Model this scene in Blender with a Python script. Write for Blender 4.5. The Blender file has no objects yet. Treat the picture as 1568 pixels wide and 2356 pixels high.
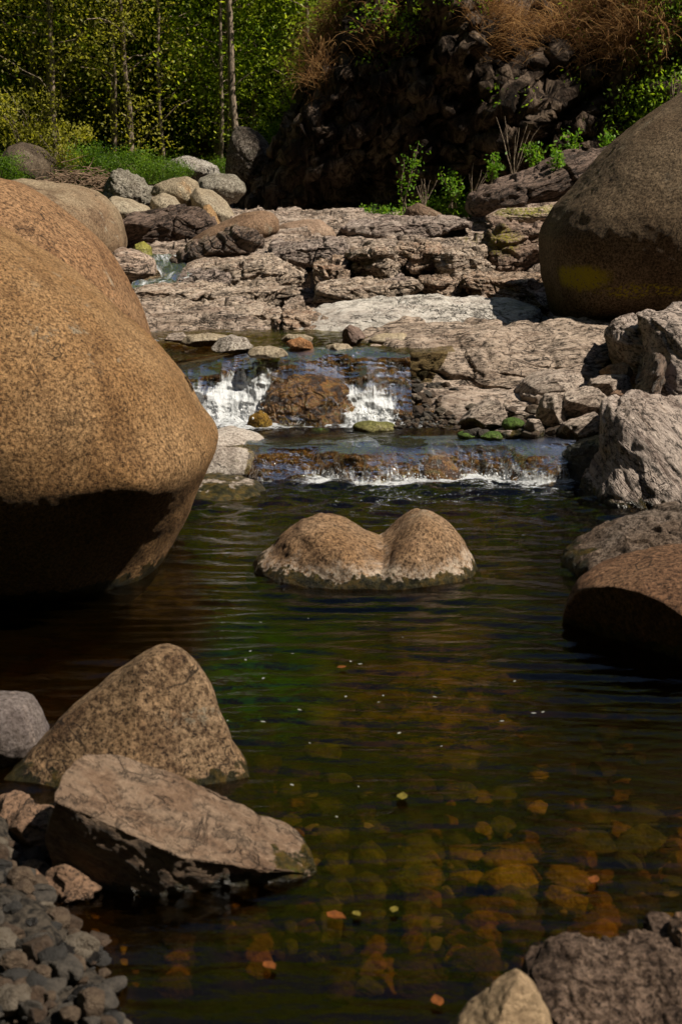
import bpy, bmesh, math, random
import numpy as np
from mathutils import Vector
C = bpy.context.scene
COL = C.collection
R = math.radians
# ---------------------------------------------------------------- camera, world, sun
CAMZ = 1.6
cam_d = bpy.data.cameras.new('camera'); cam = bpy.data.objects.new('camera', cam_d); COL.objects.link(cam)
PITCH = R(13.44)
cam.location = (0, 0, CAMZ); cam.rotation_euler = (math.pi/2 - PITCH, 0, 0)
cam_d.sensor_fit = 'VERTICAL'; cam_d.sensor_height = 36; cam_d.sensor_width = 24; cam_d.lens = 50
cam_d.clip_start = .05; cam_d.clip_end = 600
cam_d.dof.use_dof = True; cam_d.dof.focus_distance = 9.0; cam_d.dof.aperture_fstop = 7.0
C.camera = cam
SUN_EL, SUN_AZ = 54, 108        # azimuth clockwise from +Y (the way the camera looks): sun stands to the right
w = bpy.data.worlds.new('World'); C.world = w; w.use_nodes = True
nt = w.node_tree; bg = nt.nodes['Background']
sk = nt.nodes.new('ShaderNodeTexSky'); sk.sky_type = 'NISHITA'; sk.sun_disc = False
sk.sun_elevation = R(SUN_EL); sk.sun_rotation = R(SUN_AZ)
nt.links.new(sk.outputs[0], bg.inputs[0]); bg.inputs[1].default_value = .05
sl = bpy.data.lights.new('sun', 'SUN'); sl.energy = 5.0; sl.angle = R(.5); sl.color = (1, .9, .75)
so = bpy.data.objects.new('sun', sl); COL.objects.link(so)
sd = Vector((math.sin(R(SUN_AZ))*math.cos(R(SUN_EL)), math.cos(R(SUN_AZ))*math.cos(R(SUN_EL)), math.sin(R(SUN_EL))))
so.rotation_euler = sd.to_track_quat('Z', 'Y').to_euler(); so.location = (20, -5, 30)
C.view_settings.view_transform = 'Standard'; C.view_settings.look = 'None'
C.view_settings.exposure = 0.46; C.view_settings.gamma = 1
try: C.view_settings.use_curve_mapping = False
except Exception: pass
C.render.engine = 'CYCLES'; C.cycles.diffuse_bounces = 1; C.cycles.caustics_reflective = False; C.cycles.caustics_refractive = False

# ---------------------------------------------------------------- helpers
F0 = 3272.; CT, ST = math.cos(PITCH), math.sin(PITCH)
def at(px, py, d):                       # sight line through a picture point, cut at distance d
    u = (px-784)/F0; v = (1178-py)/F0
    s = d/(CT+v*ST)
    return np.array((u*s, d, CAMZ+(v*CT-ST)*s))
def onz(px, py, z):
    v = (1178-py)/F0
    s = (z-CAMZ)/(v*CT-ST)
    return at(px, py, s*(CT+v*ST))
def _h(i, j, k, seed):
    h = (i.astype(np.int64)*73856093 ^ j.astype(np.int64)*19349663 ^ k.astype(np.int64)*83492791 ^ (seed*2654435761)) & 0xffffffff
    h = ((h ^ (h >> 16))*0x45d9f3b) & 0xffffffff
    h = ((h ^ (h >> 16))*0x45d9f3b) & 0xffffffff
    return ((h ^ (h >> 16)) & 0xffffff)/float(0xffffff)
def vn(p, seed=0):
    f = np.floor(p); t = p-f; t = t*t*t*(t*(t*6-15)+10); i, j, k = f[:, 0], f[:, 1], f[:, 2]
    r = 0
    for a in (0, 1):
        wa = t[:, 0] if a else 1-t[:, 0]
        for b in (0, 1):
            wb = t[:, 1] if b else 1-t[:, 1]
            for c in (0, 1):
                wc = t[:, 2] if c else 1-t[:, 2]
                r = r+wa*wb*wc*_h(i+a, j+b, k+c, seed)
    return r*2-1
def fbm(p, octv=4, seed=0, lac=2.03, gain=.5):
    r = 0; a = 1; q = p
    for o in range(octv):
        r = r+a*vn(q, seed+o*17); q = q*lac+13.7; a *= gain
    return r
def ridge(p, octv=4, seed=0, gain=.5):
    r = 0; a = 1; q = p
    for o in range(octv):
        r = r+a*(1-2*np.abs(vn(q, seed+o*17))); q = q*2.1+7.3; a *= gain
    return r
def cell(p, seed=0):                     # F1, F2, cell value
    f = np.floor(p); F1 = np.full(len(p), 9.); F2 = np.full(len(p), 9.); idv = np.zeros(len(p)); global CELLD; dv = np.zeros_like(p)
    for a in (-1, 0, 1):
        for b in (-1, 0, 1):
            for c in (-1, 0, 1):
                i, j, k = f[:, 0]+a, f[:, 1]+b, f[:, 2]+c
                q = np.stack((i+_h(i, j, k, seed), j+_h(i, j, k, seed+1), k+_h(i, j, k, seed+2)), 1)
                dd = np.sqrt(((q-p)**2).sum(1))
                m = dd < F1
                F2 = np.where(m, F1, np.minimum(F2, dd))
                idv = np.where(m, _h(i, j, k, seed+3), idv); dv = np.where(m[:, None], p-q, dv); F1 = np.where(m, dd, F1)
    CELLD = dv
    return F1, F2, idv
def sst(a, b, x):
    t = np.clip((x-a)/(b-a), 0, 1); return t*t*(3-2*t)
def mesh(name, V, Fc, mats, smooth=True, mi=None, attrs=None):
    me = bpy.data.meshes.new(name); V = np.asarray(V, np.float32); Fc = np.asarray(Fc, np.int32)
    n, k = Fc.shape
    me.vertices.add(len(V)); me.vertices.foreach_set('co', V.ravel())
    me.loops.add(n*k); me.loops.foreach_set('vertex_index', Fc.ravel())
    me.polygons.add(n); me.polygons.foreach_set('loop_start', np.arange(0, n*k, k, dtype=np.int32))
    me.polygons.foreach_set('loop_total', np.full(n, k, np.int32))
    if smooth: me.polygons.foreach_set('use_smooth', np.ones(n, bool))
    for m in (mats if isinstance(mats, (list, tuple)) else [mats]): me.materials.append(m)
    if mi is not None: me.polygons.foreach_set('material_index', np.asarray(mi, np.int32))
    for an, av in (attrs or {}).items():
        a = me.attributes.new(an, 'FLOAT', 'POINT'); a.data.foreach_set('value', np.asarray(av, np.float32))
    me.update(calc_edges=True); me.validate()
    return me
def tag(o, label=None, cat=None, group=None, kind=None):
    if label: o['label'] = label
    if cat: o['category'] = cat
    if group: o['group'] = group
    if kind: o['kind'] = kind
    return o
def link(name, me, loc=(0, 0, 0), parent=None):
    o = bpy.data.objects.new(name, me); COL.objects.link(o); o.location = loc
    if parent: o.parent = parent
    return o
def grid(xs, ys):
    nx, ny = len(xs), len(ys); X, Y = np.meshgrid(xs, ys)
    idx = np.arange(nx*ny).reshape(ny, nx)
    Fc = np.stack((idx[:-1, :-1], idx[:-1, 1:], idx[1:, 1:], idx[1:, :-1]), -1).reshape(-1, 4)
    return X.ravel(), Y.ravel(), Fc

# ---------------------------------------------------------------- materials
class M:
    def __init__(s, name):
        s.m = bpy.data.materials.new(name); s.m.use_nodes = True; s.t = s.m.node_tree
        s.t.nodes.clear(); s.out = s.t.nodes.new('ShaderNodeOutputMaterial')
    def n(s, ty, ins=None, **kw):
        nd = s.t.nodes.new('ShaderNode'+ty)
        for k, v in kw.items(): setattr(nd, k, v)
        for k, v in (ins or {}).items(): s.set(nd.inputs[k], v)
        return nd
    def set(s, inp, v):
        if isinstance(v, bpy.types.NodeSocket): s.t.links.new(v, inp)
        else:
            if isinstance(v, (tuple, list)) and len(v) == 3 and inp.type == 'RGBA': v = (*v, 1)
            inp.default_value = v
    def obj(s): return s.n('TexCoord').outputs['Object']
    def pos(s): return s.n('NewGeometry').outputs['Position']
    def mapv(s, v, sc=(1, 1, 1), rot=(0, 0, 0), loc=(0, 0, 0)):
        return s.n('Mapping', {'Vector': v, 'Scale': sc, 'Rotation': rot, 'Location': loc}).outputs[0]
    def noise(s, v, sc, det=4, ro=.55, dist=0):
        return s.n('TexNoise', {'Vector': v, 'Scale': sc, 'Detail': det, 'Roughness': ro, 'Distortion': dist}).outputs[0]
    def vor(s, v, sc, feat='F1', out=0):
        return s.n('TexVoronoi', {'Vector': v, 'Scale': sc}, feature=feat).outputs[out]
    def ramp(s, f, stops):
        r = s.n('ValToRGB', {0: f}); e = r.color_ramp.elements
        while len(e) < len(stops): e.new(.5)
        for q, (p, c) in zip(e, stops):
            q.position = p; q.color = (c, c, c, 1) if not isinstance(c, (tuple, list)) else (*c, 1)
        return r.outputs[0]
    def mix(s, f, a, b, bt='MIX'):
        nd = s.n('Mix', data_type='RGBA', blend_type=bt); s.set(nd.inputs[0], f); s.set(nd.inputs[6], a); s.set(nd.inputs[7], b)
        return nd.outputs[2]
    def math(s, op, a, b=0., c=0., clamp=False):
        nd = s.n('Math', operation=op, use_clamp=clamp); s.set(nd.inputs[0], a); s.set(nd.inputs[1], b); s.set(nd.inputs[2], c)
        return nd.outputs[0]
    def mr(s, v, a, b, c=0., d=1.):
        return s.n('MapRange', {0: v, 1: a, 2: b, 3: c, 4: d}, interpolation_type='SMOOTHSTEP').outputs[0]
    def bump(s, h, st, dist, nrm=None):
        nd = s.n('Bump', {'Strength': st, 'Distance': dist, 'Height': h})
        if nrm: s.set(nd.inputs['Normal'], nrm)
        return nd.outputs[0]
    def bsdf(s, col, rough=.8, nrm=None, spec=.3, **kw):
        b = s.n('BsdfPrincipled', {'Base Color': col, 'Roughness': rough, 'Specular IOR Level': spec})
        if nrm: s.set(b.inputs['Normal'], nrm)
        for k, v in kw.items(): s.set(b.inputs[k], v)
        return b.outputs[0]
    def done(s, sh): s.t.links.new(sh, s.out.inputs[0]); return s.m

def extras(q, col, rough, wl, band, spots):
    P = q.pos()
    if wl is not None:
        z = q.n('SeparateXYZ', {0: P}).outputs[2]
        nz = q.noise(P, 9, 5, .65)
        zz = q.math('SUBTRACT', z, q.math('MULTIPLY', q.math('SUBTRACT', nz, .5), .22))
        if band:
            up = q.mr(zz, wl+.03, wl+.11, 1, 0)
            col = q.mix(q.math('MULTIPLY', up, q.mr(q.noise(P, 60, 5, .8), .42, .54)), col, band)
        wet = q.mr(zz, wl+.036, wl+.046, 1, 0)
        alg = q.ramp(q.noise(P, 26, 5, .7), [(.36, (.006, .006, .004)), (.5, (.035, .03, .01)), (.6, (.09, .055, .012)), (.7, (.05, .06, .012))])
        col = q.mix(wet, col, alg); rough = q.mix(wet, (rough,)*3, (.28,)*3)
    for (c, rad, cc, th) in spots or []:
        dv = q.n('VectorMath', {0: q.n('VectorMath', {0: P, 1: tuple(c)}, operation='SUBTRACT').outputs[0], 1: tuple(1/r for r in rad)}, operation='MULTIPLY').outputs[0]
        ln = q.n('VectorMath', {0: dv}, operation='LENGTH').outputs['Value']
        ln = q.math('ADD', ln, q.math('MULTIPLY', q.math('SUBTRACT', q.noise(P, 4, 6, .7), .5), 1.6))
        fine = q.mr(q.noise(P, 45, 4, .6), th, th+.12)
        col = q.mix(q.math('MULTIPLY', q.mr(ln, .55, 1.05, 1, 0), fine), col, cc)
    return col, rough

def granite(name, a, b, dark=(.02, .012, .008), sc=1., dk=.45, wl=None, band=None, spots=None, bs=1., patch=(.05, .035, .022), pth=.62, k=.72):
    q = M(name); v = q.obj(); a = tuple(c*k for c in a); b = tuple(c*k for c in b)
    big = q.noise(v, 1.3*sc, 5, .6)
    col = q.mix(q.mr(big, .35, .65), a, b)
    pat = q.mr(q.noise(v, 2.6*sc, 8, .75, .5), pth-.04, pth+.1)
    col = q.mix(q.math('MULTIPLY', pat, .7), col, patch)
    g = q.noise(v, 50*sc, 5, .8)                                  # grains over several sizes
    lum = q.ramp(g, [(.36, (.12, .1, .09)), (.45, (.5, .46, .42)), (.52, (1, 1, 1)), (.6, (1.35, 1.35, 1.35)), (.68, (2., 1.9, 1.8))])
    col = q.mix(min(1, dk*1.9), col, q.mix(1., col, lum, 'MULTIPLY'))
    stn = q.noise(q.mapv(v, (3*sc, 3*sc, .7*sc), loc=(3, 1, 4)), 1.3, 5, .65, .3)
    col = q.mix(q.mr(stn, .5, .64, 0, .45), col, q.mix(1., col, (.4, .34, .3), 'MULTIPLY'))
    lch = q.math('MULTIPLY', q.mr(q.noise(v, 5*sc, 8, .8), .57, .62), q.mr(q.noise(v, 1.1*sc, 2), .5, .6))
    col = q.mix(q.math('MULTIPLY', lch, .55), col, (.36, .33, .25))
    cl_ = q.noise(q.mapv(v, (.9*sc, .9*sc, 1.6*sc), loc=(1, 8, 2)), 1., 5, .55, .4)
    cl_ = q.math('MULTIPLY', q.mr(q.math('ABSOLUTE', q.math('SUBTRACT', cl_, .5)), 0, .004, 1, 0), q.mr(q.noise(v, 1.7*sc, 2), .5, .56))
    col = q.mix(q.math('MULTIPLY', cl_, .85), col, (.012, .008, .006))
    sp = q.noise(q.mapv(v, loc=(7, 3, 1)), 80*sc, 2, .7)
    col = q.mix(q.math('MULTIPLY', q.mr(sp, .56, .66), dk*1.6, 0, True), col, dark)
    col, rough = extras(q, col, .85, wl, band, spots)
    n1 = q.bump(q.noise(v, 14*sc, 7, .75), .75*bs, .03/sc)
    n2 = q.bump(g, .7*bs, .012/sc, n1)
    return q.done(q.bsdf(col, rough, n2, .2))

def layered(name, cols, rot=(0, 0, 0), sc=1., wl=None, band=None, spots=None, wet=0., bs=1., crack=1., k=1.14, fk=.92):
    cols = [tuple(min(.66, x*(k if max(c) > .15 else 1)) for x in c) for c in cols]
    q = M(name); v = q.obj(); r = q.mapv(v, rot=rot)
    st = q.noise(q.mapv(r, (1.2*sc, 1.2*sc, 9*sc)), 1.6, 7, .68, .7)
    n = len(cols); lo, hi = .36, .66
    col = q.ramp(st, [(lo+(hi-lo)*i/(n-1), c) for i, c in enumerate(cols)])
    big = q.noise(v, 2.3*sc, 4, .6)
    col = q.mix(q.mr(big, .35, .7, 0, .55), col, cols[-1] if n > 1 else cols[0])
    vv = q.n('VectorMath', {0: q.mapv(r, (1., 1., 2.6)), 1: q.n('VectorMath', {0: q.n('TexNoise', {'Vector': v, 'Scale': 3.*sc, 'Detail': 5.}).outputs[1], 1: (.5, .5, .5)}, operation='MULTIPLY').outputs[0]}, operation='ADD').outputs[0]
    ck = q.n('TexVoronoi', {'Vector': vv, 'Scale': 4.5*sc}, feature='DISTANCE_TO_EDGE').outputs[0]
    ckm = q.math('MULTIPLY', q.mr(ck, .0, .022, 1, 0), q.mr(q.noise(v, 5*sc, 3), .5, .62))
    ckm = q.math('MULTIPLY', ckm, .6*crack)
    for k2, (sx_, sz_, of) in enumerate(((1.3, 5.5, 0), (2.6, 13., 5), (5.5, 3.5, 9))):
        ln = q.noise(q.mapv(r, (sx_*sc, sx_*sc, sz_*sc), loc=(of, of*2, 0)), 1.15, 5, .62, .5)
        l1 = q.mr(q.math('ABSOLUTE', q.math('SUBTRACT', ln, .5)), 0, (.012, .016, .009)[k2], 1, 0)
        l1 = q.math('MULTIPLY', l1, q.mr(q.noise(v, (3, 6, 4)[k2]*sc, 3), (.4, .42, .5)[k2], .56))
        ckm = q.math('MAXIMUM', ckm, q.math('MULTIPLY', l1, .3+.7*min(1, crack)))
    col = q.mix(q.math('MULTIPLY', ckm, .9), col, (.008, .005, .004))
    fine = q.noise(q.mapv(r, (1, 1, 2.2)), 26*sc, 7, .8)
    col = q.mix(q.mr(fine, .5, .6, 0, fk), col, (.02, .013, .009))
    col = q.mix(q.mr(fine, .46, .36, 0, .5), col, tuple(min(.8, x*1.5) for x in max(cols)))
    col, rough = extras(q, col, .75-.5*wet, wl, band, spots)
    h = q.math('ADD', q.math('MULTIPLY', st, 1.2), q.math('MULTIPLY', fine, -.6))
    h = q.math('SUBTRACT', h, q.math('MULTIPLY', ckm, .9))
    n1 = q.bump(h, .9*bs, .045/sc)
    return q.done(q.bsdf(col, rough, n1, .3+.4*wet))

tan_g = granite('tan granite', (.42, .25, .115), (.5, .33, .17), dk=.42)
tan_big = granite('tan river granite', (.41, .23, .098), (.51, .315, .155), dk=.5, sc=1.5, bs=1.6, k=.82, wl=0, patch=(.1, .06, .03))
red_g = granite('reddish granite', (.36, .2, .1), (.46, .28, .15), dk=.5, patch=(.09, .045, .022), pth=.56)
pale_g = granite('pale granite', (.42, .34, .235), (.5, .43, .32), dk=.35, sc=1.)
grey_g = granite('grey stone', (.27, .25, .2), (.4, .37, .31), dk=.5, sc=.8)
dark_g = granite('dark stone', (.1, .075, .055), (.17, .13, .09), dk=.5)
mixed_g = granite('two tone granite', (.42, .33, .22), (.3, .2, .12), dk=.35, pth=.55, patch=(.07, .035, .02))
# ---------------------------------------------------------------- rocks
_ico = {}
def ico(level):
    if level not in _ico:
        bm = bmesh.new(); bmesh.ops.create_icosphere(bm, subdivisions=level, radius=1)
        V = np.array([v.co[:] for v in bm.verts]); Fc = np.array([[v.index for v in f.verts] for f in bm.faces]); bm.free()
        _ico[level] = (V, Fc)
    return _ico[level]
def vnormals(V, Fc):
    a, b, c = V[Fc[:, 0]], V[Fc[:, 1]], V[Fc[:, 2]]; n = np.cross(b-a, c-a)
    N = np.zeros_like(V)
    for k in range(3):
        for j in range(3): N[:, j] += np.bincount(Fc[:, k], n[:, j], len(V))
    return N/np.maximum(np.linalg.norm(N, axis=1, keepdims=True), 1e-12)
def radial(pts, c, smooth):
    K = 360; th = (np.arange(K)+.5)/K*2*math.pi; out = np.zeros(K); P = np.asarray(pts)-c
    A = P; B = np.roll(P, -1, 0)
    for i, t in enumerate(th):
        dx, dy = math.cos(t), math.sin(t); ex, ey = (B-A)[:, 0], (B-A)[:, 1]
        den = dx*ey-dy*ex; den = np.where(abs(den) < 1e-12, 1e-12, den)
        r = (A[:, 0]*ey-A[:, 1]*ex)/den; s = (A[:, 0]*dy-A[:, 1]*dx)/den
        ok = (s >= -1e-6) & (s <= 1+1e-6) & (r > 0)
        out[i] = r[ok].max() if ok.any() else .01
    if smooth:
        k = np.exp(-(np.arange(-3*smooth, 3*smooth+1)/smooth)**2/2); k /= k.sum(); n = len(k)//2
        out = np.convolve(np.concatenate((out[-n:], out, out[:n])), k, 'valid')
    return out
def shape(pts, d, D, kind='smooth', amp=.03, freq=2., lean=0., box=.8, facets=(), nf=0, seed=1, level=6, smooth=4,
          saxis=(0, 0, 1), sdel=.08, samp=.03, crack=0., warp=None, yaw=0., fine=.004, center=None):
    W = np.array([at(px, py, d) for px, py in pts])[:, [0, 2]]
    lo, hi = W.min(0), W.max(0)
    A = W; B = np.roll(W, -1, 0); cr = A[:, 0]*B[:, 1]-B[:, 0]*A[:, 1]; ar = cr.sum()/2
    c = np.array([((A[:, k]+B[:, k])*cr).sum()/(6*ar) for k in (0, 1)])
    if center is not None: c = at(center[0], center[1], d)[[0, 2]]
    rt = radial(W, c, smooth)
    S, Fc = ico(level)
    th = np.mod(np.arctan2(S[:, 2], S[:, 0]), 2*math.pi)/(2*math.pi)*360-.5
    i0 = np.floor(th).astype(int); t = th-i0; r = rt[i0 % 360]*(1-t)+rt[(i0+1) % 360]*t
    rho = np.hypot(S[:, 0], S[:, 2])+1e-9
    V = np.stack((r*S[:, 0], D*np.sign(S[:, 1])*np.abs(S[:, 1])**box, r*S[:, 2]), 1)
    half = np.array(((hi-lo)[0]/2, D, (hi-lo)[1]/2)); size = float(np.mean(half))
    rs = np.random.RandomState(seed*7+3)
    fl = [(np.array(n, float), k) for n, k in facets]
    for _ in range(nf):
        n = rs.normal(size=3); n[1] = -abs(n[1])-.35
        n /= np.linalg.norm(n); fl.append((n, rs.uniform(.5, .8)))
    Q = V/half
    for n, k in fl:
        n = n/np.linalg.norm(n); o = Q@n-k; m = o > 0
        Q[m] -= o[m, None]*n*.97
    V = Q*half
    off = np.array((rs.uniform(0, 99), rs.uniform(0, 99), rs.uniform(0, 99)))
    N = vnormals(V, Fc)
    p = V+off
    if kind == 'smooth':
        V = V+N*(fbm(p*freq/size, 3, seed)*amp*size)[:, None]
    elif kind == 'angular':
        V = V+N*(ridge(p*freq/size, 4, seed)*amp*size)[:, None]
        F1, F2, idv = cell(p*freq*1.3/size+.3*np.stack([vn(p*3/size, seed+k) for k in (5, 6, 7)], 1), seed)
        V = V+N*((idv-.5)*amp*1.6*size*sst(0, .12, F2-F1)-amp*.8*size*(1-sst(0, .1, F2-F1)))[:, None]
    else:
        ax = np.array(saxis, float); ax /= np.linalg.norm(ax)
        tt = (V@ax)/sdel+1.1*fbm(p*1.1/size, 3, seed+2)+.35*vn(p*8, seed+9)
        fl_ = np.floor(tt); fr = tt-fl_; z0 = np.zeros_like(fl_)
        h0 = _h(fl_, z0, z0, seed); h1 = _h(fl_+1, z0, z0, seed)
        lay = h0+(h1-h0)*sst(.8, 1., fr); lay = lay-.25*(1-sst(0, .12, np.minimum(fr, 1-fr)))
        V = V+N*((lay-.5)*samp*2)[:, None]
        V = V+N*(fbm(p*freq/size, 4, seed)*amp*size)[:, None]
        if crack:
            q = (p-ax*(V@ax)[:, None]*.5)*crack+.35*np.stack([vn(p*2.5, seed+k) for k in (5, 6, 7)], 1)
            F1, F2, idv = cell(q, seed)
            V = V+N*((idv-.5)*samp*1.6-samp*1.2*(1-sst(0, .09, F2-F1)))[:, None]
    if fine:
        N = vnormals(V, Fc); V = V+N*(fbm(p*16, 4, seed+40)*fine)[:, None]
    if lean: V[:, 1] += lean*V[:, 2]
    if warp is not None: V = warp(V)
    if yaw:
        cy, sy = math.cos(yaw), math.sin(yaw); V = np.stack((V[:, 0]*cy-V[:, 1]*sy, V[:, 0]*sy+V[:, 1]*cy, V[:, 2]), 1)
    base = np.array((c[0], d, c[1]))
    return V, Fc, base
def rock(name, label, cat, pts, d, D, mat, group=None, kind_=None, **kw):
    V, Fc, c = shape(pts, d, D, **kw)
    zb = V[:, 2].min(); V[:, 2] -= zb; c[2] += zb
    o = link(name, mesh(name, V, Fc, mat), c)
    return tag(o, label, cat, group, kind_)
def ell(cx, cy, rx, ry, n=14, rot=0., seed=0, j=.12):
    rs = random.Random(seed); o = []
    for i in range(n):
        a = 2*math.pi*i/n; k = 1+rs.uniform(-j, j)
        x, y = rx*k*math.cos(a), ry*k*math.sin(a)
        o.append((cx+x*math.cos(rot)-y*math.sin(rot), cy+x*math.sin(rot)+y*math.cos(rot)))
    return o

def chan_r(y): return np.interp(y, [7.3, 7.7, 8.1, 8.4, 8.7, 9.2, 9.8, 10.2], [1.35, 1.25, .95, .45, .25, .2, .2, -.5])
def bedz(x, y):
    z = np.interp(y, [7.2, 7.42, 7.5, 7.56, 7.7, 8.15, 8.3, 8.42, 8.55, 8.7, 9.8, 10.05, 11, 13, 16, 20, 24],
                     [-.5, -.4, -.1, .02, .09, .05, .03, .1, .2, .36, .44, .53, .575, .69, .86, 1.0, 1.13])
    # right bank
    rb = sst(0, .35, x-chan_r(y))*sst(10.3, 9.6, y)
    zr = np.interp(y, [7.2, 7.5, 7.8, 8.3, 8.8, 9.4, 10.], [-.3, .0, .17, .22, .3, .5, .54])+.05*(x-chan_r(y)).clip(0, 5)
    z = z*(1-rb)+zr*rb
    # left bank rises under the boulders
    z = z+sst(-1.0, -1.6, x+.09*(y-8))*.3*sst(12, 10, y)
    z = z+sst(2.6, 5, x)*.6*sst(9, 13, y)+sst(-3, -6, x)*.6*sst(10, 14, y)
    return z
# --- the two great tan boulders on the left
def warpA(V):      # hollow and ridge on the flank that faces the pool
    x, y, z = V[:, 0], V[:, 1], V[:, 2]
    fr = y < .3
    ridge_ = np.exp(-((x-.78-.22*(z+.2))/.14)**2)*np.exp(-((z+.2)/.26)**2)
    hol = np.exp(-((x-.95)/.10)**2)*np.exp(-((z+.02)/.18)**2)
    hol2 = np.exp(-((x-.5)/.24)**2)*np.exp(-((z+.12)/.2)**2)
    yy = y-fr*(0)
    # the flank cuts in under the shoulder
    zz = z+.10*np.sin(x*3.1+.6)
    under = .68*.13*np.logaddexp(0, (.30-zz)/.13)-.11*np.exp(-((x-.80)/.15)**2-((z-.0)/.16)**2)
    yy = yy+fr*under
    return np.stack((x, yy, z), 1)
rock('boulder', 'huge smooth tan granite boulder at left edge, overhanging the pool', 'boulder',
     [(-420, 640), (-250, 520), (-110, 500), (0, 556), (60, 590), (130, 635), (200, 690), (270, 752), (320, 797), (370, 850), (403, 892), (430, 945),
      (460, 992), (480, 1020), (486, 1045), (477, 1078), (457, 1112), (440, 1155), (420, 1205), (395, 1255), (370, 1305), (352, 1350), (330, 1392), (250, 1440),
      (100, 1490), (-100, 1530), (-350, 1480), (-520, 1300), (-560, 1000)], 5.6, .85, tan_big,
     amp=.012, freq=2.2, box=.6, level=8, smooth=2, warp=warpA, fine=.0015, seed=3, lean=.22)
rock('boulder', 'reddish tan boulder rising right behind the huge left boulder', 'boulder',
     [(-350, 430), (-150, 385), (0, 419), (40, 436), (100, 472), (160, 520), (212, 562), (242, 600), (272, 642), (302, 692), (325, 742), (345, 800), (355, 870), (340, 1000),
      (250, 1100), (0, 1120), (-300, 1050), (-450, 800)], 7.3, .95, red_g, amp=.015, box=.7, level=7, smooth=2, seed=5, lean=.15, fine=.002)
rock('boulder', 'cracked pale boulder with dark brown flank behind the left boulders', 'boulder',
     [(-60, 440), (15, 418), (60, 413), (120, 419), (170, 425), (203, 436), (237, 457), (264, 486), (282, 520), (293, 558), (285, 590), (200, 610), (60, 610), (-80, 540)],
     14.6, 1.0, mixed_g, amp=.03, box=.8, level=6, smooth=3, seed=6, lean=.2)
# crack on it is in its relief
# --- right giant
moss_y = (.36, .3, .015)
L0 = at(1345, 632, 9.4)
big_r = granite('brown gritstone', (.23, .155, .09), (.33, .24, .15), dk=.5, sc=1.2, bs=2.2, patch=(.06, .04, .025),
                spots=[(at(1345, 640, 9.6), (.2, .6, .10), moss_y, .34), (at(1490, 668, 9.6), (.45, .7, .06), moss_y, .47)])
def warpL(V):
    x, y, z = V[:, 0], V[:, 1], V[:, 2]; fr = y < .5
    t = z-.3*x
    yy = y+fr*(np.logaddexp(0, (.12-t)/.07)*.07*.34)
    return np.stack((x, yy, z), 1)
rock('boulder', 'giant dark gritstone boulder at right edge with yellow moss patch', 'boulder',
     [(1252, 545), (1262, 520), (1290, 475), (1330, 430), (1375, 375), (1430, 320), (1490, 275), (1568, 226), (1680, 150), (1850, 60), (2050, 60), (2200, 420), (2100, 720), (1850, 800),
      (1650, 780), (1480, 766), (1380, 752), (1300, 752), (1278, 720), (1258, 640)], 10.3, .95, big_r,
     amp=.012, box=.55, level=7, smooth=2, seed=8, lean=.15, center=(1500, 520), warp=warpL, fine=.004)

# --- double hump rock in the pool
humpm = granite('humped stone', (.34, .2, .1), (.43, .29, .18), dk=.5, sc=1.2, wl=.0, band=(.55, .45, .36), bs=1.2)
rock('stone', 'low brown stone with two rounded humps standing alone in the pool', 'rock',
     [(560, 1340), (592, 1285), (625, 1262), (655, 1228), (690, 1203), (730, 1191), (775, 1199), (825, 1224), (880, 1247), (905, 1232), (940, 1196), (972, 1177), (1005, 1184),
      (1040, 1212), (1065, 1250), (1088, 1285), (1120, 1350), (1050, 1400), (850, 1410), (650, 1400)], 5.72, .34, humpm,
     amp=.02, freq=3, box=.9, level=7, smooth=1, seed=11, center=(862, 1310), fine=.003)
# --- right mid rocks
mossyw = granite('mottled wet stone', (.2, .14, .1), (.42, .35, .3), dk=.6, sc=1.2, wl=.03, pth=.5, patch=(.05, .035, .02), bs=1.5)
rock('stone', 'mottled grey stone with mossy foot at right edge of the pool', 'rock',
     [(1290, 1330), (1312, 1280), (1350, 1255), (1400, 1225), (1460, 1205), (1520, 1188), (1600, 1175), (1720, 1200), (1760, 1300), (1650, 1380), (1450, 1390), (1330, 1370)],
     5.75, .4, mossyw, kind='angular', amp=.03, freq=2.5, box=.8, level=6, smooth=2, seed=12)
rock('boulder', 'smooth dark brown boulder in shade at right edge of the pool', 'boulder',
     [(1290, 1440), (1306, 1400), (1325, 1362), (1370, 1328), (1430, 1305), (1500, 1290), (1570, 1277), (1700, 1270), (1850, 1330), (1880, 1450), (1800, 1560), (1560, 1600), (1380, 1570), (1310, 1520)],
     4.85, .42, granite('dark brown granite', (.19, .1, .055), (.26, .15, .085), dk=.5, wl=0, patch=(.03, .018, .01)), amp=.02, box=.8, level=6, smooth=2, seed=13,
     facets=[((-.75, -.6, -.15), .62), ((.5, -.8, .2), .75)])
# --- foreground left
fore = granite('speckled foreground granite', (.34, .21, .11), (.45, .31, .19), dk=.6, sc=1.3, wl=-.01, pth=.5, patch=(.08, .04, .02), bs=1.4)
rock('stone', 'pointed speckled tan stone rising from the water at lower left', 'rock',
     [(-60, 1850), (0, 1800), (60, 1745), (130, 1670), (200, 1610), (270, 1560), (325, 1525), (368, 1508), (408, 1518), (445, 1550), (478, 1605), (500, 1660), (530, 1720), (570, 1775), (605, 1815),
      (640, 1870), (560, 1930), (300, 1960), (0, 1940)], 3.62, .26, fore, amp=.02, freq=2.2, box=.85, level=7, smooth=2, seed=14, facets=[((-.45, -.8, .35), .5), ((.55, -.75, .25), .5), ((0, -1, .45), .62)], lean=.2, fine=.0025)
slabm = layered('weathered slab rock', [(.12, .07, .04), (.24, .15, .095), (.32, .225, .155), (.18, .11, .07)], rot=(0, R(-25), 0), sc=1.6, wl=-.02, crack=.3, k=.8, fk=.55)
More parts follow.
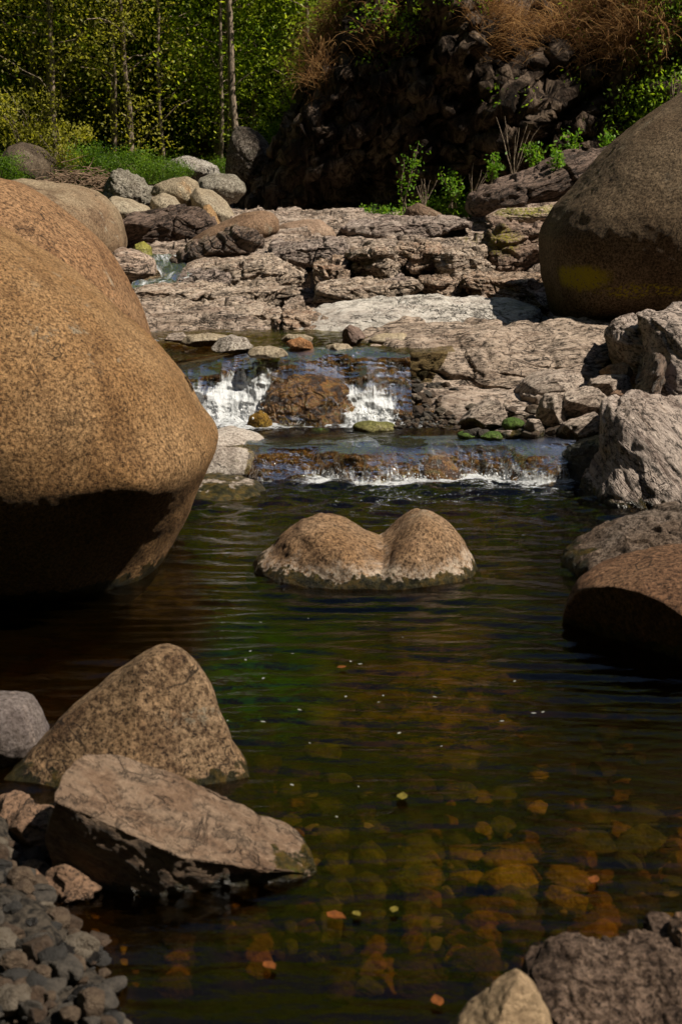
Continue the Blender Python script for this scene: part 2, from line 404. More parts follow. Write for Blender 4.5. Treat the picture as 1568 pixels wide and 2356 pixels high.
rock('stone', 'wedge shaped brown slab sloping down into the water at lower left', 'rock',
     [(110, 1900), (150, 1800), (172, 1748), (198, 1730), (260, 1742), (340, 1775), (420, 1815), (500, 1858), (580, 1905), (660, 1950), (715, 1985), (727, 2008), (700, 2050), (640, 2100), (500, 2150),
      (340, 2170), (230, 2130), (150, 2050)], 3.05, .22, slabm, kind='strata', saxis=(.42, -.12, .9), sdel=.05, samp=.004, amp=.014, freq=2.8, box=.5, level=7, smooth=1, seed=15, crack=1.6,
     facets=[((.42, -.12, .9), .36), ((-.3, -.93, -.08), .48), ((.35, -.85, -.3), .5)], fine=.004)
rock('stone', 'smooth grey stone cut by the left edge beside the pointed stone', 'rock',
     [(-90, 1640), (-30, 1600), (30, 1600), (68, 1612), (95, 1645), (112, 1690), (90, 1725), (50, 1745), (-40, 1780), (-110, 1720)], 3.75, .13,
     granite('mauve grey stone', (.17, .14, .14), (.26, .22, .2), dk=.3, sc=1.4, pth=.55, patch=(.35, .28, .24)), amp=.03, box=.8, level=6, smooth=2, seed=16, fine=.002)
brk = layered('broken brown rock', [(.06, .035, .02), (.22, .13, .08), (.16, .1, .065)], sc=2.2, crack=.5)
for i, (x, y, rx, ry, dd, lb) in enumerate([
        (75, 1925, 85, 55, 3.2, 'broken brown stone in the shade left of the wedge slab'),
        (30, 1880, 50, 48, 3.35, 'wet black stone with pale glints at left edge below the pointed stone'),
        (170, 2035, 62, 42, 2.98, 'squarish brown stone leaning on the foot of the wedge slab'),
        (60, 2030, 55, 30, 3.0, 'flat olive stone at left edge above the pebbles')]):
    rock('stone', lb, 'rock', ell(x, y, rx, ry, seed=i+3), dd, .09, brk, kind='angular', amp=.05, nf=6, box=.7, level=5, seed=20+i)
# --- foreground right
fr_m = granite('mottled foreground stone', (.14, .09, .065), (.38, .27, .2), dk=.6, sc=1.1, pth=.48, patch=(.04, .025, .018), bs=1.6)
rock('stone', 'mottled grey brown rock at bottom right corner', 'rock',
     [(1180, 2380), (1205, 2310), (1245, 2255), (1310, 2225), (1400, 2240), (1500, 2236), (1600, 2228), (1720, 2280), (1760, 2480), (1600, 2600), (1350, 2600), (1220, 2500)],
     2.42, .16, fr_m, kind='angular', amp=.04, freq=2.6, box=.75, level=7, smooth=2, seed=30, lean=.4, nf=4, fine=.003)
rock('stone', 'pale tan stone with a pointed top at bottom edge beside the mottled rock', 'rock',
     [(1060, 2356), (1110, 2320), (1160, 2275), (1195, 2254), (1225, 2275), (1255, 2320), (1285, 2400), (1250, 2500), (1100, 2500), (1000, 2440)],
     2.2, .1, granite('pale sandstone', (.42, .29, .17), (.5, .37, .23), dk=.25, sc=1.2), kind='angular', amp=.015, nf=3, box=.7, level=6, smooth=1, seed=31)
rock('stone', 'small whitish stone left of the pointed tan stone at bottom edge', 'rock', ell(1125, 2322, 42, 22, seed=8), 2.33, .05,
     granite('white quartz', (.5, .48, .45), (.6, .57, .53), dk=.15, sc=2), amp=.03, level=5, seed=32)
rock('stone', 'small mauve stone above the mottled rock near right edge', 'rock', ell(1520, 2150, 42, 38, seed=9), 2.62, .06, fr_m, kind='angular', amp=.04, nf=4, level=5, seed=33)
rock('stone', 'brown stone cut by the right edge above the mottled rock', 'rock', ell(1590, 2160, 52, 55, seed=10), 2.55, .07, brk, kind='angular', amp=.04, nf=4, level=5, seed=34)

# --- bedrock slabs
pinks = [(.08, .05, .036), (.32, .23, .17), (.46, .36, .29), (.26, .17, .12), (.4, .3, .24)]
pinkm = layered('pinkish bedded rock', pinks, sc=.9)
foldm = layered('folded brown rock', [(.1, .065, .045), (.36, .275, .21), (.45, .36, .29), (.2, .14, .1), (.38, .3, .24)], rot=(R(20), R(6), 0), sc=.8, crack=.7)
palem = layered('pale grey bedded rock', [(.22, .19, .17), (.5, .46, .41), (.58, .54, .49), (.4, .35, .31), (.54, .5, .45)], rot=(0, R(4), 0), sc=.6, crack=.6, bs=.9, fk=.5, k=1.05)
outm = layered('pale lilac outcrop rock', [(.14, .1, .085), (.4, .33, .29), (.48, .4, .35), (.26, .19, .15)], rot=(0, R(-50), R(20)), sc=.7, wl=.0, crack=.8)
outm2 = layered('pale lilac outcrop rock upper', [(.14, .1, .085), (.38, .31, .27), (.46, .38, .33), (.24, .18, .14)], rot=(0, R(-20), R(20)), sc=.7, crack=.8)
darkst = layered('dark bedded rock', [(.03, .022, .018), (.12, .08, .06), (.2, .14, .11), (.07, .045, .035)], rot=(0, R(20), 0), sc=.7)
wetst = layered('wet dark striped rock', [(.015, .01, .008), (.1, .06, .035), (.24, .17, .13), (.05, .03, .02)], rot=(0, R(38), 0), sc=.9, wet=.7,
                spots=[(at(640, 560, 14), (1., .6, .12), (.09, .1, .012), .5)])
rock('rock_slab', 'long smooth pale grey slab lying across the middle of the ledges', 'rock slab',
     [(640, 762), (665, 745), (700, 722), (750, 706), (810, 694), (880, 688), (960, 683), (1060, 685), (1150, 694), (1238, 706), (1248, 735), (1235, 765), (1100, 772), (900, 775), (750, 772)],
     10.35, .5, palem, kind='strata', saxis=(.05, -.35, 1), sdel=.05, samp=.016, amp=.05, freq=3., box=.5, facets=[((0, -.25, 1), .62)], crack=1.2, level=7, smooth=1, seed=40, lean=1.5, fine=.003)
rock('rock_slab', 'long brown slab with wavy folded bands right of the cascade', 'rock slab',
     [(800, 800), (830, 778), (880, 768), (960, 762), (1050, 757), (1150, 760), (1230, 762), (1310, 757), (1400, 765), (1450, 785), (1470, 840), (1450, 900), (1350, 930), (1200, 940), (1080, 950),
      (990, 945), (930, 900), (880, 850), (820, 830)], 9.35, .6, foldm, kind='strata', saxis=(.12, -.5, 1), sdel=.07, samp=.024, amp=.05, freq=2.5, box=.5, level=8, smooth=2, seed=41, lean=.55, crack=1.6, fine=.006)
rock('rock_slab', 'shaded brown block under the right end of the pale slab', 'rock slab',
     [(930, 740), (960, 722), (1050, 712), (1140, 715), (1240, 718), (1250, 750), (1200, 775), (1000, 775)], 10.7, .3, layered('brown underside rock', [(.06, .04, .03), (.2, .14, .1), (.28, .21, .16)], sc=.9),
     kind='angular', amp=.05, box=.6, level=6, seed=42)
# right outcrop
rock('outcrop', 'tall pale rock outcrop standing in the pool at right edge', 'rock outcrop',
     [(1335, 1150), (1352, 1100), (1385, 1040), (1400, 985), (1412, 950), (1450, 930), (1500, 925), (1560, 940), (1700, 930), (1800, 1050), (1780, 1180), (1600, 1220), (1400, 1200)],
     7.2, .5, outm, kind='strata', saxis=(.7, -.2, .6), sdel=.12, samp=.014, amp=.035, freq=2.2, box=.65, level=7, smooth=2, seed=43, lean=.65, crack=1.5, fine=.006)
rock('outcrop', 'steep grey outcrop above the pale one at right edge', 'rock outcrop',
     [(1440, 985), (1452, 930), (1478, 860), (1495, 790), (1492, 730), (1520, 716), (1568, 712), (1700, 700), (1800, 800), (1800, 1000), (1600, 1020), (1480, 1010)],
     8.1, .5, outm2, kind='strata', saxis=(.5, -.2, .8), sdel=.1, samp=.016, amp=.035, freq=2.2, box=.65, level=7, smooth=2, seed=44, lean=.55, crack=1.6, fine=.006)
rock('outcrop', 'brown bedded hump of rock below the giant right boulder', 'rock outcrop',
     [(1400, 770), (1425, 740), (1470, 730), (1500, 735), (1520, 790), (1500, 860), (1450, 880), (1420, 850)], 8.8, .35, outm2, kind='angular', amp=.05, box=.7, level=6, seed=45, lean=.2)
rock('outcrop', 'dark wet fin of rock leaning between the two outcrops', 'rock outcrop',
     [(1440, 990), (1455, 930), (1490, 860), (1510, 800), (1522, 830), (1500, 900), (1478, 950), (1460, 1000)], 7.75, .2, wetst, kind='angular', amp=.05, level=6, seed=46)
rock('stone', 'black wet wedge of rock left of the pale outcrop in the lower fall', 'rock',
     [(1290, 1110), (1285, 1060), (1310, 1035), (1350, 1015), (1392, 1000), (1400, 1040), (1380, 1090), (1360, 1125)], 7.45, .2, layered('black wet rock', [(.01, .01, .012), (.03, .03, .03), (.06, .06, .03)], wet=.8, sc=1.4),
     kind='angular', amp=.03, box=.7, level=6, seed=47, facets=[((-.6, -.8, .1), .4)])
q = M('amber wet boulder'); v = q.obj()
ambb = q.ramp(q.noise(q.mapv(v, (6, 6, 9)), 2.2, 8, .75, .5), [(.38, (.006, .004, .003)), (.47, (.05, .022, .006)), (.54, (.17, .075, .014)), (.6, (.1, .075, .014)), (.68, (.02, .014, .006))])
ambb = q.done(q.bsdf(ambb, .18, q.bump(q.noise(v, 34, 5, .7), 1., .025), .6))
rock('boulder', 'dark amber wet hump of rock between the two white spouts of the upper fall', 'boulder', [(596, 995), (600, 935), (622, 890), (680, 864), (745, 866), (800, 893), (815, 935), (800, 995)], 8.36, .17, ambb, kind='angular', amp=.035, freq=2.5, box=.7, level=7, smooth=1, seed=48, lean=.3)
rock('stone', 'amber wet ledge tongue right of the white boulder at the lower fall', 'rock', [(520, 1118), (580, 1092), (630, 1050), (655, 1030), (720, 1040), (735, 1075), (715, 1112)], 7.66, .16, ambb, kind='angular', amp=.04, freq=2.5, box=.7, level=6, smooth=1, seed=49, lean=.4)
rock('stone', 'rounded amber wet stone under the right end of the lower fall', 'rock', [(1165, 1115), (1170, 1075), (1200, 1052), (1240, 1050), (1280, 1070), (1290, 1112)], 7.52, .1, ambb, kind='angular', amp=.03, box=.8, level=6, smooth=1, seed=50, lean=.3)
rock('stone', 'dark wet stone bulging from the middle of the lower fall', 'rock', [(955, 1115), (962, 1070), (990, 1048), (1030, 1052), (1055, 1085), (1060, 1115)], 7.52, .1, ambb, kind='angular', amp=.03, box=.8, level=6, smooth=1, seed=51, lean=.3)
# right bank stones
bank = layered('grey brown bank stone', [(.12, .09, .07), (.36, .29, .24), (.45, .38, .32), (.25, .18, .14)], rot=(R(30), R(20), 0), sc=1.3, wl=.16, crack=.5)
orange = granite('orange stone', (.45, .27, .14), (.55, .38, .24), dk=.35)
slist = [
 ('rounded dark grey rock under the folded slab', [(1186, 905), (1200, 875), (1230, 856), (1290, 850), (1350, 855), (1362, 900), (1330, 940), (1250, 965), (1205, 950)], 8.55, .25, bank, 'strata'),
 ('flat brown block resting on the rounded grey rock', [(1342, 905), (1360, 872), (1400, 862), (1450, 868), (1462, 890), (1440, 912), (1390, 925), (1350, 925)], 8.15, .14, bank, 'angular'),
 ('small orange tan stone on top of the flat brown block', [(1378, 858), (1400, 842), (1440, 838), (1455, 855), (1448, 875), (1400, 880)], 8.35, .1, orange, 'angular'),
 ('small brown stone wedged under the flat block', [(1395, 925), (1410, 905), (1460, 893), (1478, 910), (1460, 935), (1410, 940)], 8.0, .1, brk, 'angular'),
 ('angular stone with shaded left face in the bank pile', [(1290, 935), (1300, 905), (1345, 888), (1375, 895), (1400, 920), (1398, 950), (1360, 958), (1310, 958)], 7.95, .14, bank, 'angular'),
 ('upright pale stone with dark wet right side in the bank pile', [(1232, 975), (1240, 930), (1252, 908), (1275, 905), (1296, 925), (1300, 965), (1280, 990), (1245, 992)], 7.9, .1, bank, 'angular'),
 ('wedge stone with black left face at the water edge', [(1045, 990), (1065, 960), (1100, 930), (1130, 917), (1155, 930), (1165, 960), (1150, 990), (1100, 1005)], 8.0, .14, bank, 'angular'),
 ('pale flat stone behind the black faced wedge stone', [(1150, 955), (1165, 938), (1200, 932), (1230, 945), (1235, 960), (1200, 968), (1160, 965)], 8.2, .1, bank, 'angular'),
 ('pale triangular stone with green foot at the water edge', [(1280, 1005), (1295, 975), (1340, 960), (1370, 950), (1398, 985), (1390, 1010), (1340, 1025), (1290, 1022)], 7.75, .13, bank, 'angular'),
 ('white streaked stone among green stones', [(1130, 1000), (1145, 985), (1180, 978), (1205, 990), (1205, 1015), (1170, 1022), (1135, 1018)], 7.8, .08, bank, 'angular'),
 ('green edged stone between the white streaked and upright stones', [(1205, 985), (1215, 965), (1240, 965), (1252, 990), (1245, 1015), (1212, 1018)], 7.78, .07, bank, 'angular'),
 ('low rock ledge right of the pile under the steep outcrop', [(1395, 965), (1420, 945), (1480, 935), (1500, 950), (1480, 985), (1410, 990)], 7.7, .16, bank, 'angular'),
]
for i, (lb, pts, dd, D, mt, kd) in enumerate(slist):
    rock('stone', lb, 'rock', pts, dd, D, mt, kind=kd, amp=.03, nf=5 if kd == 'angular' else 2, box=.7, level=6 if i in (0, 4) else 5, seed=60+i, smooth=1, samp=.012, group='stones piled on the right bank')
green = granite('green algae stone', (.06, .12, .02), (.1, .16, .03), dk=.4, sc=1.5)
for i, (x, y, rx, ry, dd, lb) in enumerate([(1178, 975, 26, 13, 7.85, 'bright green algae stone in front of the pale flat stone'), (1130, 1003, 28, 9, 7.75, 'low green brown stone awash by the wedge stone'), (1080, 1001, 30, 9, 7.8, 'olive stone awash left of the green one'),
                                        (1228, 975, 14, 10, 7.9, 'tiny green stone beside the upright pale stone')]):
    rock('stone', lb, 'rock', ell(x, y, rx, ry, seed=i), dd, .07, green, amp=.05, level=5, seed=80+i)
# --- rocks by the falls
rock('stone', 'white speckled boulder beside the lower fall, left of the amber ledge', 'rock',
     [(420, 1110), (440, 1040), (462, 1003), (500, 992), (540, 993), (590, 1005), (622, 1028), (628, 1060), (600, 1085), (560, 1100), (520, 1112), (460, 1118)],
     7.75, .25, granite('whitish granite', (.56, .49, .43), (.66, .6, .54), dk=.33, sc=1.2, pth=.66, patch=(.25, .17, .12)), amp=.03, box=.8, level=6, seed=90, lean=.5)
rock('stone', 'flat pale rock shelf awash below the white boulder', 'rock',
     [(400, 1150), (430, 1108), (500, 1104), (570, 1112), (612, 1130), (618, 1150), (500, 1160)], 7.2, .22,
     granite('pale shelf stone', (.4, .34, .29), (.5, .43, .37), dk=.4, sc=1.1, wl=.01), amp=.03, box=.7, level=6, seed=91, lean=1.2)
ambm = granite('golden wet stone', (.2, .1, .015), (.3, .2, .03), dk=.5, sc=1.5)
rock('stone', 'small golden mossy stone standing in the foam of the upper fall', 'rock', [(568, 985), (575, 958), (598, 945), (615, 955), (630, 985), (600, 995)], 8.2, .07, ambm, kind='angular', amp=.04, level=5, seed=92)
rock('stone', 'low mossy stone in the foam under the right spout', 'rock', ell(862, 984, 50, 14, seed=5), 8.1, .1, granite('mossy foam stone', (.14, .15, .03), (.3, .28, .12), dk=.4, sc=1.5), amp=.05, level=5, seed=93)
rock('stone', 'tiny olive stone awash in the middle of the foam', 'rock', ell(735, 992, 22, 5, seed=6), 8.05, .06, green, amp=.05, level=5, seed=94)
rock('stone', 'dark olive stone peeking out between the left boulder and white boulder', 'rock', ell(492, 996, 16, 9, seed=7), 8.0, .06, ambm, amp=.05, level=5, seed=95)
upl = [
 ('flat cream stone in the upper pool, left of two', [(415, 790), (430, 772), (480, 768), (530, 775), (520, 792), (450, 797)], 9.9, .12, pale_g),
 ('mottled white stone in the upper pool beside the cream stone', [(485, 805), (495, 780), (530, 772), (565, 780), (582, 798), (570, 812), (510, 812)], 9.65, .12, granite('mottled white stone', (.45, .4, .35), (.58, .53, .47), dk=.5, sc=1.3)),
 ('long pale stone awash near the lip of the upper fall', [(566, 812), (580, 802), (620, 796), (650, 803), (665, 818), (620, 824), (575, 820)], 9.2, .1, pale_g),
 ('orange rust stone at the right end of the upper pool', [(655, 800), (662, 785), (690, 778), (715, 788), (720, 802), (690, 812)], 9.4, .1, granite('rust stone', (.4, .18, .07), (.5, .28, .14), dk=.4, sc=1.3)),
 ('cream stone behind the rust stone', [(645, 783), (660, 772), (700, 770), (722, 778), (715, 790), (665, 792)], 9.9, .1, pale_g),
 ('small white flat stone between rust stone and mauve block', [(745, 798), (770, 790), (800, 793), (812, 803), (790, 812), (755, 808)], 9.3, .09, pale_g),
 ('mauve block standing on the stones below the pale slab', [(785, 790), (788, 760), (805, 748), (828, 755), (840, 775), (820, 795)], 9.7, .1, granite('mauve block stone', (.22, .15, .12), (.3, .22, .19), dk=.4, sc=1.2)),
 ('small grey stone at the far left of the upper pool', [(378, 785), (388, 768), (420, 765), (432, 778), (415, 790)], 10.1, .1, bank),
 ('pale yellow stone at the foot of the pale slab', [(845, 785), (870, 770), (930, 768), (960, 778), (930, 792), (870, 792)], 9.9, .12, granite('pale yellow stone', (.5, .4, .26), (.58, .5, .38), dk=.25)),
 ('white stone right of the pale yellow stone', [(935, 770), (960, 752), (1010, 748), (1030, 765), (1000, 780), (950, 780)], 10.1, .12, pale_g),
 ('tan pebble block below the pale slab', [(975, 752), (985, 738), (1020, 736), (1050, 748), (1040, 762), (990, 760)], 10.3, .1, pinkm),
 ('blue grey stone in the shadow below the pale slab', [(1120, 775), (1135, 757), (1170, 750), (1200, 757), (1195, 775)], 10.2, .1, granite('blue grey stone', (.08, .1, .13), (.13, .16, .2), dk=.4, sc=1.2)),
 ('small tan triangular stone on top of the pale slab', [(1092, 702), (1100, 685), (1112, 677), (1128, 690), (1130, 704)], 11.1, .08, pinkm),
]
for i, (lb, pts, dd, D, mt) in enumerate(upl):
    if i < len(upl)-1:
        yb = max(p_[1] for p_ in pts); dd = float(onz(pts[0][0], yb-5, .535)[1])+D*.5
    rock('stone', lb, 'rock', pts, dd, D, mt, kind='angular', amp=.025, nf=4, box=.75, level=5, seed=100+i, smooth=1)
ledA = layered('brown pink ledge', [(.04, .026, .018), (.31, .23, .17), (.46, .38, .31), (.18, .115, .08), (.36, .28, .21)], rot=(0, R(5), 0), sc=1.1)
ledB = layered('rusty ledge', [(.03, .02, .013), (.25, .16, .1), (.4, .31, .24), (.17, .085, .045), (.33, .25, .19)], rot=(0, R(-6), 0), sc=1.2)
ledC = layered('dull grey ledge', [(.05, .035, .03), (.26, .2, .17), (.36, .3, .26), (.17, .12, .1)], rot=(0, R(8), 0), sc=.9)
def base_d(py):
    ds = np.linspace(9.6, 22, 400); z = np.array([at(784, py, d_)[2] for d_ in ds]); zb_ = bedz(ds*0, ds)
    return float(ds[np.argmax(z < zb_+.02)])
LED = [
 ('long layered ledge right of the small upper rapid', [(425, 648), (436, 615), (495, 598), (560, 589), (640, 592), (705, 590), (716, 620), (705, 656), (560, 660), (480, 655)], ledA, .5),
 ('low broad ledge with criss cross cracks below the small rapid', [(283, 706), (300, 668), (400, 655), (560, 650), (690, 652), (735, 672), (728, 704), (560, 718), (380, 718)], ledA, .5),
 ('bumpy pink ledge along the upper pool', [(290, 768), (305, 725), (360, 706), (480, 700), (600, 708), (645, 735), (625, 770), (480, 778), (350, 778)], ledA, .5),
 ('square ledge block with a dark hollow beside it', [(722, 652), (724, 602), (742, 584), (800, 583), (806, 612), (796, 655)], ledB, .35),
 ('cracked ledge block below the flat grey top ledge', [(800, 640), (805, 580), (850, 560), (925, 562), (935, 600), (925, 648), (850, 655)], ledA, .4),
 ('flat grey topped ledge at the top of the rock field', [(765, 552), (800, 518), (880, 505), (960, 501), (1040, 502), (1085, 518), (1075, 552), (900, 565)], ledC, .6),
 ('rusty split ledge block near the middle of the rock field', [(918, 640), (915, 575), (940, 545), (1005, 548), (1015, 590), (1005, 645)], ledB, .35),
 ('stepped ledge block left of the mossy tall block', [(1000, 650), (1005, 590), (1040, 560), (1115, 562), (1125, 610), (1110, 655)], ledA, .35),
 ('tall mossy ledge block below the leaning slab', [(1118, 640), (1112, 560), (1130, 510), (1200, 498), (1262, 505), (1275, 560), (1268, 640)], layered('mossy brown ledge', [(.04, .026, .02), (.22, .15, .11), (.32, .23, .18), (.15, .09, .06)], sc=1.1, spots=[(at(1165, 560, 12.5), (.35, .9, .16), (.2, .17, .015), .42)]), .5),
 ('orange brown ledge left of the giant mossy boulder', [(1060, 700), (1065, 640), (1110, 618), (1200, 612), (1265, 625), (1275, 700), (1180, 712)], ledB, .4),
 ('thin bedded ledge behind the pale grey slab', [(728, 700), (735, 662), (800, 645), (900, 642), (965, 655), (965, 700), (850, 710)], ledA, .45),
 ('small blocky ledge between thin bedded ledge and orange brown one', [(962, 700), (965, 645), (1000, 630), (1062, 640), (1068, 700)], ledB, .3),
 ('brown ledge under the low tan boulder', [(612, 612), (625, 560), (690, 545), (780, 545), (795, 575), (780, 612), (690, 620)], ledC, .45),
 ('dark undercut ledge at the left end of the pale slab', [(630, 768), (650, 725), (700, 705), (745, 712), (760, 745), (740, 775)], ledB, .3),
 ('low ledge between the small rapid and the striped rock', [(395, 660), (410, 632), (470, 625), (520, 640), (510, 668), (440, 672)], ledC, .3),
 ('narrow ledge step in front of the cracked block', [(800, 690), (810, 650), (870, 638), (930, 640), (935, 672), (880, 692)], ledC, .3)]
for i, (lb, pts, mt, D) in enumerate(LED):
    yb = max(p_[1] for p_ in pts); dd = base_d(yb-8)+D*.75
    rock('rock_ledge', lb, 'rock ledge', pts, dd, D, mt, kind='strata', samp=.028, sdel=.055, saxis=(((i*37) % 7-3)*.06, -.15, 1), amp=.05, freq=3.2, box=.4, level=7, smooth=1, facets=[((((i*13) % 5-2)*.08, -.12, 1), .52+.1*((i*7) % 3)), ((.25*((i % 3)-1), -1, .1), .6)],
         seed=200+i, lean=.2, crack=2.6, nf=2, fine=.01)
# --- far group
far = [
 ('boulder', 'jagged grey boulder left of the pale rounded boulders', [(238, 462), (250, 430), (262, 395), (280, 392), (300, 402), (325, 412), (345, 440), (345, 468), (300, 478), (250, 475)], 18.6, .5, grey_g, dict(kind='angular', amp=.05, freq=3)),
 ('boulder', 'rounded pale boulder overhanging an ochre underside', [(348, 446), (360, 425), (395, 410), (430, 405), (452, 418), (462, 445), (470, 480), (430, 488), (395, 470)], 18.2, .5, granite('ochre pale granite', (.44, .36, .25), (.48, .4, .28), pth=.58, patch=(.35, .2, .08)), dict()),
 ('boulder', 'small cream boulder tucked under the overhanging one', [(343, 488), (350, 455), (375, 443), (400, 452), (425, 485), (420, 498), (370, 500)], 17.4, .4, pale_g, dict()),
 ('boulder', 'broad grey green boulder at the right end of the pale group', [(448, 432), (460, 410), (500, 400), (540, 402), (562, 420), (566, 440), (545, 465), (500, 475), (455, 460)], 19.5, .6, grey_g, dict(amp=.05)),
 ('boulder', 'pale rounded boulder below the broad grey one', [(440, 450), (455, 430), (490, 440), (520, 465), (542, 500), (530, 520), (470, 520), (445, 490)], 17.8, .5, pale_g, dict(amp=.03)),
 ('stone', 'small brown standing stone before the pale boulders', [(462, 500), (468, 475), (480, 470), (495, 490), (508, 520), (470, 520)], 16.5, .2, tan_g, dict(kind='angular')),
 ('boulder', 'long low tan rock under the jagged grey boulder', [(240, 475), (260, 452), (300, 460), (340, 478), (358, 495), (340, 510), (280, 515), (245, 500)], 17, .5, pale_g, dict(amp=.03)),
 ('boulder', 'small grey rock peeping between jagged and rounded boulders', [(325, 440), (335, 427), (352, 428), (358, 445), (345, 455), (330, 455)], 19.6, .3, grey_g, dict()),
 ('boulder', 'dark brown domed boulder in the bushes at far left', [(2, 400), (10, 360), (30, 335), (60, 327), (95, 340), (125, 370), (138, 400), (130, 430), (60, 440), (10, 430)], 24.5, .9, dark_g, dict(amp=.03)),
 ('boulder', 'upright grey boulder leaning on the dark cliff foot', [(522, 400), (524, 360), (532, 318), (545, 297), (565, 294), (590, 305), (610, 325), (626, 352), (628, 375), (605, 405), (580, 430), (535, 428)], 22.3, .6, granite('upright grey stone', (.24, .2, .16), (.42, .37, .32), dk=.6, sc=.6, bs=2), dict(kind='angular', amp=.04, freq=2.2)),
 ('boulder', 'white cracked rock showing among the bushes', [(380, 392), (395, 368), (430, 362), (470, 372), (498, 385), (505, 405), (440, 415), (390, 410)], 23.5, .5, granite('whitish cracked rock', (.45, .42, .38), (.55, .52, .47), dk=.5, sc=.7), dict(kind='angular', amp=.05)),
 ('boulder', 'long brown boulder with a rounded overhanging nose', [(430, 560), (470, 530), (510, 512), (560, 492), (600, 484), (625, 489), (640, 508), (642, 530), (625, 545), (560, 560), (480, 590)], 14.9, .45, granite('smooth brown granite', (.27, .165, .1), (.35, .23, .15), dk=.4, patch=(.1, .06, .04)), dict(amp=.025)),
 ('boulder', 'low tan boulder right of the rounded nose', [(625, 535), (650, 515), (700, 506), (735, 505), (765, 525), (775, 545), (700, 560), (640, 555)], 15.6, .4, granite('low tan granite', (.38, .25, .17), (.46, .33, .24), dk=.3), dict(amp=.03)),
 ('rock_slab', 'dark bedded ledge under the pale boulders', [(275, 570), (275, 510), (300, 492), (380, 483), (450, 480), (475, 490), (492, 520), (480, 560), (400, 585), (300, 590)], 15.6, .5, darkst, dict(kind='strata', samp=.03, sdel=.08, saxis=(.15, 0, 1), box=.6, crack=1.5)),
 ('stone', 'small stone covered in yellow lichen by the small upper rapid', [(303, 580), (312, 562), (330, 556), (346, 568), (350, 590), (320, 598)], 13.9, .15, granite('yellow lichen stone', (.3, .28, .04), (.4, .38, .12), dk=.3), dict(kind='angular')),
 ('rock_slab', 'wet dark striped rock sloping left beside the small upper rapid', [(385, 612), (400, 590), (440, 555), (500, 528), (560, 522), (598, 530), (605, 560), (590, 590), (520, 600), (450, 615)], 13.4, .4, wetst, dict(kind='strata', samp=.03, sdel=.05, saxis=(.6, 0, .8), box=.7, crack=2.)),
 ('rock_slab', 'flat brownish rock left of the small upper rapid', [(235, 620), (240, 590), (280, 575), (320, 580), (350, 600), (358, 630), (320, 645), (260, 650)], 12.6, .4, pinkm, dict(kind='strata', samp=.02, sdel=.05, box=.7)),
 ('stone', 'brown pointed stone in front of the green plants', [(925, 500), (935, 480), (960, 467), (985, 478), (1015, 492), (1020, 505), (960, 510)], 19, .3, granite('rust brown stone', (.2, .13, .09), (.28, .19, .13), dk=.4), dict(kind='angular')),
 ('rock_slab', 'dark layered slab leaning up to the right before the cliff', [(1078, 485), (1085, 450), (1110, 430), (1160, 415), (1220, 398), (1280, 370), (1340, 342), (1400, 345), (1430, 380), (1420, 430), (1350, 455), (1270, 470), (1220, 480), (1140, 500), (1095, 500)], 17, .6, darkst, dict(kind='strata', samp=.04, sdel=.07, saxis=(-.35, 0, .94), box=.6, crack=1.2, lean=.3)),
 ('rock_slab', 'mossy brown ledge below the dark leaning slab', [(1110, 500), (1150, 478), (1220, 475), (1290, 470), (1330, 480), (1300, 510), (1200, 520), (1130, 515)], 15.6, .5, layered('mossy ledge', pinks, spots=[(at(1200, 480, 15.3), (.5, .5, .1), (.2, .19, .02), .42)]), dict(kind='strata', samp=.03, sdel=.05, box=.6)),
]
for i, (nm, lb, pts, dd, D, mt, kw) in enumerate(far):
    rock(nm, lb, nm.replace('_', ' '), pts, dd, D, mt, seed=120+i, level=7 if nm == 'rock_slab' else 6, smooth=2, **{**dict(amp=.02, box=.8), **kw})

# ---------------------------------------------------------------- stream bed, ledges
xs = np.linspace(-3.4, 5.6, 640)
ys = np.concatenate((np.linspace(7.2, 10., 210)[:-1], 10*np.exp(np.linspace(0, math.log(2.45), 620))))
X, Y, Fc = grid(xs, ys)
Z = bedz(X, Y)
P = np.stack((X, Y, X*0), 1)
amt = sst(9.7, 10.2, Y)
low = fbm(P*np.array((.28, .62, 1)), 4, 5)
h = Z+amt*(low*.15)-.13*sst(-.75, -.4, X)*sst(1.8, 1.5, X)*sst(11.2, 10.7, Y)*sst(9.5, 9.9, Y)
wp = fbm(P*np.array((.9, 1.6, 1)), 3, 9)*.035+fbm(P*np.array((3, 5, 1)), 3, 19)*.012
Q = np.stack((X*.75+.4*fbm(P*1.1, 3, 31), Y*1.35+.4*fbm(P*1.1, 3, 33), X*0), 1)
F1, F2, idv = cell(Q, 4); dvx, dvy = CELLD[:, 0], CELLD[:, 1]; i2 = np.mod(idv*97.3, 1); i3 = np.mod(idv*51.7, 1)
h = h+amt*((idv-.5)*.23+(i2-.5)*.22*dvx+(i3-.35)*.2*dvy-.09*(1-sst(0, .05, F2-F1)))
for dl, kk, a in ((.13, 5, 1.), (.05, 3, .9)):
    hh = (h+wp)/dl; f = np.floor(hh); t = hh-f
    ter = (f+np.where(t < .84, t*.25, .21+(t-.84)/.16*.79))*dl-wp
    h = h+(ter-h)*amt*a
Q = np.stack((X*2.3+.7*fbm(P*2, 3, 41), Y*5.2+.7*fbm(P*2, 3, 43), X*0), 1)
F1, F2, idv = cell(Q, 8); dvx, dvy = CELLD[:, 0], CELLD[:, 1]; i2 = np.mod(idv*97.3, 1)
h = h+amt*((idv-.5)*.075+(i2-.5)*.09*dvx+.03*dvy-.05*(1-sst(0, .07, F2-F1)))
h = h+(1-amt)*(fbm(P*3.2, 4, 51)*.03)+ridge(P*7, 3, 61)*.006+fbm(P*22, 3, 71)*.0035
h = h+amt*fbm(P*np.array((5., 9., 1)), 4, 77)*.018
